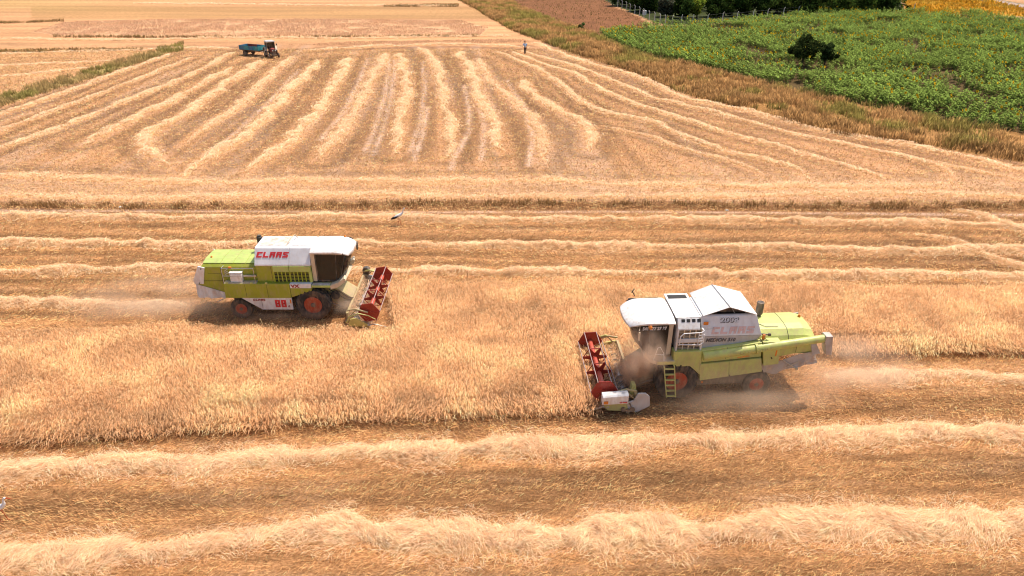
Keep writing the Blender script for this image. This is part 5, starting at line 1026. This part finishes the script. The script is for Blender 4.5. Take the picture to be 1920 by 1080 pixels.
    font_text('lettering', 'HARMAN', Vector((2.35, -1.512, 2.16)), (d.x, 0, d.z), (0, .0, 1), .11, M['orange'], root, .002, space=1.1)
    # tail plate, canvas, stay
    b = MB(f); b.prism([(-5.50, 2.66), (-5.70, 2.70), (-6.02, 2.10), (-5.70, 2.02)], -1.24, -1.18); b.build('tail_plate', M['grey'], root, .01)
    b = MB(f); b.prism([(-5.5, 2.66), (-6.0, 2.7), (-6.1, 2.05), (-5.7, 2.0)], 1.18, 1.24); b.build('tail_plate', M['grey'], root, .01)
    b = MB(f); m = 18; k6 = 6; vs = []; fs = []
    T = [(-3.66, -1.12, 1.56), (-4.27, -1.12, 1.66), (-5.2, -1.12, 2.02), (-6.0, -1.10, 2.16), (-6.0, 1.1, 2.16), (-3.7, 1.1, 1.56)]; Bt = [(-3.72, -1.12, 1.16), (-4.20, -1.16, 1.06), (-5.1, -1.2, 1.42), (-6.05, -1.12, 1.50), (-6.05, 1.1, 1.5), (-3.7, 1.1, 1.1)]
    for i in range(m+1):
        t = i/m*5; q = min(int(t), 4); u = t-q; Aq = Vector(T[q]).lerp(Vector(T[q+1]), u); Bq = Vector(Bt[q]).lerp(Vector(Bt[q+1]), u)
        for j in range(k6+1): p = Aq.lerp(Bq, j/k6); wv = .05*math.sin(i*1.7+j*.8)*(j/k6); vs.append((p.x+wv, p.y+wv, p.z))
    for i in range(m):
        for j in range(k6): c0 = i*(k6+1)+j; fs.append((c0, c0+1, c0+k6+2, c0+k6+1))
    b.add(vs, fs); o = b.build('straw_outlet_sheet', M['canvas'], root); s_ = o.modifiers.new('thick', 'SOLIDIFY'); s_.thickness = .012
    b = MB(f); b.tube([(-4.5, -1.15, 1.75), (-5.1, -1.25, 1.38)], .022, 6); b.tube([(-4.7, -1.2, 1.42), (-5.2, -1.22, 1.72)], .018, 6); b.box(-5.1, -5.18, -1.30, -1.2, 1.32, 1.42); b.build('sheet_stay', M['cream'], root)
    b = MB(f)
    b.loft([[(x, -1.352, z) for x, z in ((-2.2, 1.14), (-2.188, 1.14), (-2.088, 1.90), (-2.1, 1.90))], [(x, -1.356, z) for x, z in ((-2.2, 1.14), (-2.188, 1.14), (-2.088, 1.90), (-2.1, 1.90))]])
    b.box(-1.95, -1.962, -1.276, -1.268, 1.98, 2.55); b.box(-5.0, -5.012, -1.106, -1.098, 2.1, 2.58); b.build('panel_joint', M['black'], root)
    b = MB(f); b.tube([(.75, -.70, 1.5), (1.2, -.78, 1.25), (1.6, -.72, .9), (1.95, -.65, .85)], .02, 6); b.tube([(.8, -.66, 1.55), (1.3, -.70, 1.35), (1.7, -.66, 1.0), (1.95, -.6, .95)], .016, 6); b.build('hydraulic_hose', M['black'], root)
    # running gear
    axle(root, f, 0, .90, -1.1, 1.1); axle(root, f, -3.52, .60, -.9, .9, .08)
    for s in (-1, 1):
        wheel(root, f, .02, s*1.03, .90, .925, .62, .46, s, lugs=22); wheel(root, f, -3.52, s*1.08, .60, .615, .42, .31, s, lugs=20)
    feeder(root, f, 'header_paint')
    y0, y1 = -2.02, 2.20
    header(root, f, y0, y1, 'header_paint'); reel(root, f, 3.22, .92, y0+.18, y1-.12, .56, R(-2))
    b = MB(f); b.prism([(1.32, .32), (1.36, .80), (1.55, .98), (1.86, .98), (2.02, .62), (2.42, .46), (2.36, .10), (1.85, .02)], y0-.14, y0-.06); b.build('header_end_plate', M['grey'], root, .012)  # white end plate coloured grey for the shade on its near side
    b = MB(f); b.loft([[(2.30, y, z) for y, z in ((y0-.34, .64), (y0-.36, 1.04), (y0-.28, 1.10), (y0-.02, 1.10), (y0-.02, .64))], [(3.38, y, z) for y, z in ((y0-.34, .60), (y0-.36, .98), (y0-.28, 1.04), (y0-.02, 1.04), (y0-.02, .60))]]); b.build('drive_cover', M['white_dusty'], root, .02)
    b = MB(f); b.box(3.14, 3.32, y0-.368, y0-.34, .66, .80); b.build('reflector', M['orange'], root)
    block_text('lettering', 'CLAAS', (-2.66, y0-.362, .70), U, (0, 0, 1), .055, .052, .014, .011, .2, M['logo_red'], root)
    b = MB(f); b.prism([(2.2, .10), (2.3, .48), (2.9, .58), (3.30, .46), (3.1, .18)], y0-.16, y0-.02); b.build('near_crop_divider', M['lime'], root, .01)
    b = MB(f); b.tube([(3.05, y0-.10, .36), (3.35, y0-.10, .34), (3.92, y0-.10, .12)], .075, 8, .015); b.build('divider_tip', M['steel'], root)
    b = MB(f)
    for k, (x, z) in enumerate(((2.05, .22), (2.25, .16), (2.45, .24))): b.lathe_y((x, y0-.20, z), [(-.03, .01), (-.03, .10), (.04, .10), (.04, .01)], 14)
    b.tube([(2.2, y0-.2, .55), (2.02, y0-.2, .10)], .03, 6); b.build('knife_drive', M['dark'], root)
    b = MB(f); b.prism([(1.9, .15), (1.95, .85), (2.5, .75), (3.1, .2), (3.1, .1)], y1, y1+.06); b.tube([(2.9, y1+.05, .2), (3.75, y1+.05, .14)], .045, 8, .012); b.tube([(2.0, y1, 1.0), (2.5, y1, 1.16), (3.0, y1, 1.0)], .04, 7); b.build('far_crop_divider', M['yellow'], root)
    b = MB(f); b.prism([(1.78, .5), (1.9, 1.15), (2.05, 1.15), (2.1, .45)], y0+.25, y0+.55); b.build('header_post', M['yellow'], root, .01)
    return root
combine_right()
table_straw(Vector((7.05, 23.9, 0))+Vector((-math.sin(R(2.9)), math.cos(R(2.9)), 0))*1.35, R(2.9), -1, -2.02, 2.20, 'cut stalks lying in the cutting table of the right combine')
# ================================================================== TRACTOR AND TRAILER
def tractor():
    p = at(499, 106.5); A = R(-58)
    fw = Vector((math.cos(A), math.sin(A), 0)); lf = Vector((-fw.y, fw.x, 0))
    c = p+lf*.80; f = 1
    root = empty('tractor', c, A, 'small old red tractor with pale cab hitched before the blue trailer', 'tractor')
    b = MB(f); b.box(-.45, 2.2, -.22, .22, .42, .95); b.tube([(0, -.7, .72), (0, .7, .72)], .10, 8); b.tube([(1.95, -.62, .42), (1.95, .62, .42)], .06, 8); b.build('chassis', M['dark'], root)
    b = MB(f); b.loft([[(x, y, z) for y, z in ((-w, .90), (-w, 1.28), (-w*.75, 1.42), (w*.75, 1.42), (w, 1.28), (w, .90))] for x, w in ((.85, .33), (2.3, .28))]); b.build('bonnet', M['tred'], root, .02)
    b = MB(f); b.box(2.305, 2.34, -.27, .27, .62, 1.36); b.box(2.25, 2.5, -.35, .35, .45, .62); b.build('radiator_grille', M['dark'], root, .01)
    for y in (-.2, .2): b = MB(f); b.lathe_y((2.36, y, 1.15), [(-.05, .01), (-.05, .07), (.05, .07), (.05, .01)], 10); b.build('headlight', M['white'], root)
    for s in (-1, 1): wheel(root, f, 0, s*.78, .72, .73, .36, .40, s, ('rubber', 'cream'), 18); wheel(root, f, 1.95, s*.70, .38, .385, .20, .20, s, ('rubber', 'steel'), 14)
    b = MB(f)
    for s in (-1, 1):
        y0, y1 = sorted((s*.62, s*.98)); b.loft([[(.80*math.cos(t), y, .74+.80*math.sin(t)) for t in np.linspace(R(20), R(165), 9)]+[(.76*math.cos(t), y, .74+.76*math.sin(t)) for t in np.linspace(R(165), R(20), 9)] for y in (y0, y1)])
    b.build('mudguard', M['cream'], root)
    b = MB(f)
    for x in (-.55, .82):
        for y in (-.62, .62): b.tube([(x, y, 1.3), (x*.94, y*.96, 2.28)], .035, 6)
    b.box(-.6, .86, -.64, -.60, 1.22, 1.34); b.box(-.6, .86, .60, .64, 1.22, 1.34); b.build('cab_frame', M['steel'], root)
    b = MB(f); b.box(-.66, .98, -.70, .70, 2.27, 2.36); b.box(-.58, .9, -.62, .62, 2.36, 2.43); b.build('cab_roof', M['grey'], root, .04)
    b = MB(f); b.box(.83, .84, -.6, .6, 1.38, 2.25); b.box(-.5, .8, -.62, -.61, 1.38, 2.25); b.box(-.5, .8, .61, .62, 1.38, 2.25); b.build('cab_window', M['glass'], root)
    b = MB(f); b.box(-.35, .1, -.24, .24, 1.0, 1.12); b.box(-.42, -.32, -.24, .24, 1.05, 1.5); b.build('seat', M['seat'], root, .03)
    b = MB(f); b.tube([(1.25, -.38, 1.2), (1.25, -.38, 2.0)], .03, 6); b.build('exhaust_pipe', M['dark'], root)
    b = MB(f); b.box(.3, .75, -.88, -.66, .42, .46); b.tube([(.3, -.86, .45), (.32, -.66, 1.25)], .02, 5); b.tube([(.75, -.86, .45), (.77, -.66, 1.25)], .02, 5); b.build('step', M['steel'], root)
    b = MB(f); b.tube([(.9, -.5, 1.75), (1.0, -.85, 1.85)], .015, 5); b.box(.97, 1.02, -.95, -.78, 1.75, 2.0); b.tube([(.9, .5, 1.75), (1.0, .85, 1.85)], .015, 5); b.box(.97, 1.02, .78, .95, 1.75, 2.0); b.build('mirror', M['dark'], root)
    hitch = c-fw*.75
    q = at(461, 104.2); B = R(-24); fb = Vector((math.cos(B), math.sin(B), 0)); lb = Vector((-fb.y, fb.x, 0)); cb = q+lb*.85
    tr = empty('farm_trailer', cb, B, 'worn blue open farm trailer standing behind the tractor', 'trailer')
    b = MB(f); b.box(-1.0, 2.9, -.95, .95, .86, .96); b.box(-.9, 2.8, -.5, -.4, .66, .86); b.box(-.9, 2.8, .4, .5, .66, .86); b.tube([(0, -.75, .42), (0, .75, .42)], .06, 8); b.box(-.3, .3, -.55, .55, .45, .68); b.build('bed', M['dark'], tr)
    for k in range(4):
        x0 = -.98+k*.97; b = MB(f); b.box(x0, x0+.955, -.99, -.94, .94, 1.55); b.box(x0+.02, x0+.05, -1.02, -.99, .94, 1.55); b.box(x0, x0+.955, -1.01, -.99, 1.50, 1.56); b.build('side_board', M['teal' if k % 2 else 'teal2'], tr, .006)
        b = MB(f); b.box(x0, x0+.955, .94, .99, .94, 1.55); b.build('side_board', M['tred' if k < 2 else 'teal2'], tr, .006)
    b = MB(f); b.box(-1.03, -.99, -.99, .99, .94, 1.56); b.build('tailgate', M['teal2'], tr, .006)
    b = MB(f); b.box(2.90, 2.94, -.99, .99, .94, 1.60); b.build('front_board', M['teal'], tr, .006)
    v = (hitch-cb); tip = (v.dot(fb), v.dot(lb), .5)
    b = MB(f); b.tube([(2.7, -.4, .75), tip], .05, 6); b.tube([(2.7, .4, .75), tip], .05, 6); b.build('drawbar', M['steel'], tr)
    for s in (-1, 1): wheel(tr, f, 0, s*.85, .42, .425, .24, .21, s, ('rubber', 'dark'), 14)
tractor()
# ================================================================== PEOPLE AND STORKS
def skinned(name, nodes, edges, mat, parent, sub=2):
    me = bpy.data.meshes.new(name); me.from_pydata([n[:3] for n in nodes], edges, []); o = link(name, me, mat, parent)
    md = o.modifiers.new('skin', 'SKIN'); md.use_smooth_shade = True
    sv = me.skin_vertices[0] if me.skin_vertices else None
    if sv is None:
        bm = bmesh.new(); bm.from_mesh(me); lay = bm.verts.layers.skin.verify(); bm.to_mesh(me); bm.free(); sv = me.skin_vertices[0]
    for i, n in enumerate(nodes):
        r = n[3]; sv.data[i].radius = (r, n[4] if len(n) > 4 else r); sv.data[i].use_root = (i == 0)
    ss = o.modifiers.new('sub', 'SUBSURF'); ss.levels = sub; ss.render_levels = sub; return o
def person(loc, rz, label, shirt, lean=0.0, crouch=0.0, s=1.0, arms='side'):
    root = empty('person', loc, rz, label, 'person'); root.scale = (s, s, s)
    L = lambda z: lean*max(0, z-.95)
    hip = .95
    body = [(0, 0, hip, .12, .15), (L(1.2), 0, 1.2, .11, .15), (L(1.42), 0, 1.42, .10, .16), (L(1.52)+.01, 0, 1.53, .05), (L(1.62)+.03, 0, 1.62, .075), (L(1.72)+.03, 0, 1.72, .075)]
    ed = [(0, 1), (1, 2), (2, 3), (3, 4), (4, 5)]
    def addc(par, pts):
        k = par
        for p in pts: body.append(p); ed.append((k, len(body)-1)); k = len(body)-1
    for sy, fx in ((-1, .14), (1, -.12)):
        addc(0, [(0.0, sy*.10, .86, .085), (fx*.5+.03, sy*.11, .50, .062), (fx, sy*.11, .10, .042), (fx+.14, sy*.12, .04, .04)])
    for sy in (-1, 1):
        x0 = L(1.42); ar = [(x0, sy*.19, 1.42, .055), (x0+(.05 if arms == 'side' else .12), sy*.29, 1.14, .042), (x0+(.14 if arms == 'side' else .34), sy*.27, .92 if arms == 'side' else 1.10, .033), (x0+(.17 if arms == 'side' else .42), sy*.26, .84 if arms == 'side' else 1.10, .04)]
        addc(2, ar)
        for kf in range(5): addc(len(body)-1-kf*1, [(ar[-1][0]+.02+.012*(2-abs(kf-2)), sy*.26+(kf-2)*.016, ar[-1][2]-.08, .009)]) if kf == 0 else None
    skinned('body', body, ed, M['skin'], root)
    sn = [(0, 0, .92, .135, .165), (L(1.2), 0, 1.2, .125, .17), (L(1.42), 0, 1.42, .115, .175), (L(1.49), 0, 1.49, .07, .08)]
    e2 = [(0, 1), (1, 2), (2, 3)]
    for sy in (-1, 1):
        x0 = L(1.42); k = len(sn); sn += [(x0, sy*.21, 1.42, .085), (x0+(.04 if arms == 'side' else .10), sy*.29, 1.16, .07)]; e2 += [(2, k), (k, k+1)]
    skinned('shirt', sn, e2, shirt, root)
    tn = [(0, 0, .98, .135, .16)]; e3 = []
    for sy, fx in ((-1, .14), (1, -.12)): k = len(tn); tn += [(0, sy*.10, .86, .10), (fx*.5+.03, sy*.11, .50, .078), (fx, sy*.11, .10, .062)]; e3 += [(0, k), (k, k+1), (k+1, k+2)]
    skinned('trousers', tn, e3, M['pants'], root)
    hb = MB(); cx = L(1.72)+.02
    hb.loft([[(cx-.01+r*math.cos(2*PI*k/14), r*.9*math.sin(2*PI*k/14), z) for k in range(14)] for r, z in ((.088, 1.67), (.095, 1.73), (.080, 1.79), (.03, 1.825))]); h = hb.build('hair', M['hair'], root); smooth(h.data)
    nb = MB(); nb.tube([(cx+.075, 0, 1.68), (cx+.115, 0, 1.655)], .014, 6, .010); nb.build('nose', M['skin'], root)
    return root
p = at(984.5, 101.8); person(p, R(98), 'person in light blue shirt and dark trousers walking at the head of the fan', M['shirt'], .30, s=1.12)
p = at(1578, 24); person(p, R(-100), 'person in white shirt standing by the fence among the sunflowers', M['wshirt'], .15)
p = at(1617, 25); person(p, R(-60), 'person in pale shirt bending forward beside the fence, right of the other', M['wshirt'], .8, s=.9, arms='front')
def stork(loc, rz, label, s=1.0, neck=0):
    root = empty('stork', loc, rz, label, 'stork', 'storks feeding in the stubble'); root.scale = (s, s, s)
    nd_ = [(0, 0, .62, .105), (.16, 0, .70, .095), (.26, 0, .80, .055), (.27, 0, .92, .034), (.30, 0, 1.02, .030), (.35, 0, 1.07, .045), (.40, 0, 1.065, .030), (-.16, 0, .57, .085), (-.30, 0, .52, .04)]
    skinned('body', nd_, [(0, 1), (1, 2), (2, 3), (3, 4), (4, 5), (5, 6), (0, 7), (7, 8)], M['feather'], root)
    b = MB(); b.tube([(.40, 0, 1.065), (.62, 0, 1.02)], .020, 8, .004); b.build('beak', M['beak'], root)
    for y in (-1, 1):
        w = MB(); rings = []
        for x, z, h, t in ((-.02, .60, .02, .01), (-.10, .58, .05, .025), (-.20, .54, .07, .03), (-.36, .50, .06, .025), (-.50, .43, .012, .006)):
            rings.append([(x+h*.4*math.sin(a), y*(.085+t*math.cos(a))*(1 if x > -.3 else .6), z-.01+h*math.sin(a)) for a in np.linspace(0, 2*PI, 10, endpoint=False)])
        w.loft(rings); o = w.build('wing', M['bfeather'], root); smooth(o.data)
        l = MB(); fx = .10*y; l.tube([(-.02, y*.045, .56), (.02+fx*.4, y*.05, .30), (-.01+fx, y*.05, .02)], .011, 6); l.tube([(fx-.03, y*.05, .012), (fx+.09, y*.05, .012)], .008, 5)
        l.tube([(fx, y*.05, .012), (fx+.06, y*.05+.04, .012)], .007, 5); l.build('leg', M['beak'], root)
        e = MB(); e.lathe_y((.365, y*.040, 1.078), [(-.004, .001), (-.004, .008), (.004, .008), (.004, .001)], 8); e.build('eye', M['bfeather'], root)
    return root
p = at(749, 422); stork(p, R(12), 'small white and black stork standing on a far windrow above the left combine', 1.12)
p = at(-11, 977)+Vector((.36, 0, 0)); stork(p, R(0), 'stork cut off by the left edge, only its red beak and white neck showing', 1.0)
# white container and teal barrel by the fence
p = at(1207, 29); b = MB(); b.lathe_z((0, 0, 0), [(0, .42), (.05, .45), (.95, .45), (1.02, .40), (1.04, .12), (1.12, .12)], 20); o = b.build('water_tank', M['white'], None, .02); o.location = p+Vector((.3, 1.0, .0)); tag(o, 'small white round container under the trees by the fence', 'container')
p = at(1213, 24); b = MB(); b.lathe_z((0, 0, 0), [(0, .29), (.02, .30), (.28, .30), (.30, .32), (.32, .30), (.60, .30), (.62, .32), (.64, .30), (.88, .30), (.90, .27)], 18); o = b.build('barrel', M['teal'], None); o.location = p+Vector((.2, 1.0, 0)); tag(o, 'teal barrel behind the small white container by the fence', 'barrel')
# stones thrown to the field border
for k, (px, py, r, lb) in enumerate(((226, 389, .10, 'pale stone on the field border, far left'), (1363, 395, .10, 'pale stone on the field border, right of the middle'), (1434, 168, .28, 'flat pale stone in the verge below the dark trees'), (1637, 211, .22, 'pale stone in the verge towards the right edge'))):
    bm = bmesh.new(); bmesh.ops.create_icosphere(bm, subdivisions=2, radius=r)
    for v in bm.verts: v.co *= 1+.25*(math.sin(v.co.x*31+k)*math.cos(v.co.y*27+v.co.z*19)); v.co.z *= .55; v.co.x *= 1.4
    me = bpy.data.meshes.new('stone'); bm.to_mesh(me); bm.free(); o = link('stone', me, M['concrete']); q = at(px, py); o.location = q+Vector((0, 0, r*.3)); tag(o, lb, 'stone')
# ================================================================== DUST IN THE AIR
def dust(px, py, z, size, mat, label):
    bm = bmesh.new(); bmesh.ops.create_icosphere(bm, subdivisions=3, radius=1); me = bpy.data.meshes.new('dust_cloud'); bm.to_mesh(me); bm.free()
    o = link('dust_cloud', me, mat); q = at(px, py); o.location = (q.x, q.y, z); o.scale = size; tag(o, label, 'dust', 'dust raised by the combines'); o['kind'] = 'thing'
M['dust1'] = dust_mat('dust_thick', 8, (.74, .52, .36), scale=2.4); M['dust2'] = dust_mat('dust_thin', .75, (1, .84, .66), scale=1.5); M['dust4'] = dust_mat('dust_plume', 2.6, (.95, .76, .60), scale=1.8); M['dust3'] = dust_mat('dust_trail', .55, (1, .86, .68), scale=1.6)
dust(1183, 742, 1.35, (.95, 1.0, .85), M['dust1'], 'dense brown dust ball boiling over the table of the right combine')
dust(1195, 752, 2.4, (1.3, 1.3, 1.7), M['dust4'], 'tall dust plume rising before the cab of the right combine')
dust(1380, 760, .7, (5.2, 2.2, 1.5), M['dust2'], 'thin dust drifting past the wheels of the right combine')
dust(1590, 722, .9, (3.6, 2.4, 1.7), M['dust2'], 'dust falling with the straw behind the right combine')
dust(300, 588, .8, (7.0, 2.8, 1.6), M['dust3'], 'dust trail drifting behind the left combine')
dust(520, 604, .5, (3.2, .8, .6), M['dust3'], 'low dust along the wheels of the left combine')
dust(655, 596, 1.0, (1.1, 1.6, 1.0), M['dust2'], 'dust puff between the left combine and its reel')
# ================================================================== camera, sun, sky
cam = bpy.data.cameras.new('camera'); co = bpy.data.objects.new('camera', cam); C.objects.link(co); bpy.context.scene.camera = co
cam.sensor_fit = 'HORIZONTAL'; cam.sensor_width = 36; cam.lens = 36*F/1920; cam.clip_end = 20000; cam.clip_start = .1
co.location = (0, 0, HC); co.rotation_euler = (R(90)-TH, 0, 0)
SUN_AZ, SUN_EL = R(48), R(61)            # azimuth from +Y towards +X
sd = Vector((math.sin(SUN_AZ)*math.cos(SUN_EL), math.cos(SUN_AZ)*math.cos(SUN_EL), math.sin(SUN_EL)))
sl = bpy.data.lights.new('sun', 'SUN'); sl.energy = 4.8; sl.angle = R(.9); sl.color = (1, .89, .78)
so = bpy.data.objects.new('sun', sl); C.objects.link(so); so.rotation_euler = (-sd).to_track_quat('-Z', 'Y').to_euler(); so.location = sd*50
w = bpy.data.worlds.new('World'); bpy.context.scene.world = w; w.use_nodes = True; nt = w.node_tree
sky = nt.nodes.new('ShaderNodeTexSky'); sky.sky_type = 'NISHITA'; sky.sun_disc = False; sky.sun_elevation = SUN_EL; sky.sun_rotation = SUN_AZ; sky.dust_density = 3.5; sky.air_density = 1.0; sky.ozone_density = .6
bg = nt.nodes['Background']; nt.links.new(sky.outputs[0], bg.inputs[0]); bg.inputs[1].default_value = .15
sc = bpy.context.scene; sc.view_settings.view_transform = 'Standard'; sc.view_settings.look = 'None'; sc.view_settings.exposure = 0
sc.cycles.max_bounces = 6; sc.cycles.transparent_max_bounces = 12; sc.cycles.diffuse_bounces = 3; sc.cycles.volume_bounces = 3
sc.cycles.volume_step_rate = 2.0; sc.cycles.volume_max_steps = 64; sc.cycles.use_adaptive_sampling = True; sc.cycles.adaptive_threshold = .015
sc.cycles.use_denoising = True; sc.cycles.pixel_filter_type = 'BLACKMAN_HARRIS'; sc.cycles.filter_width = 1.1
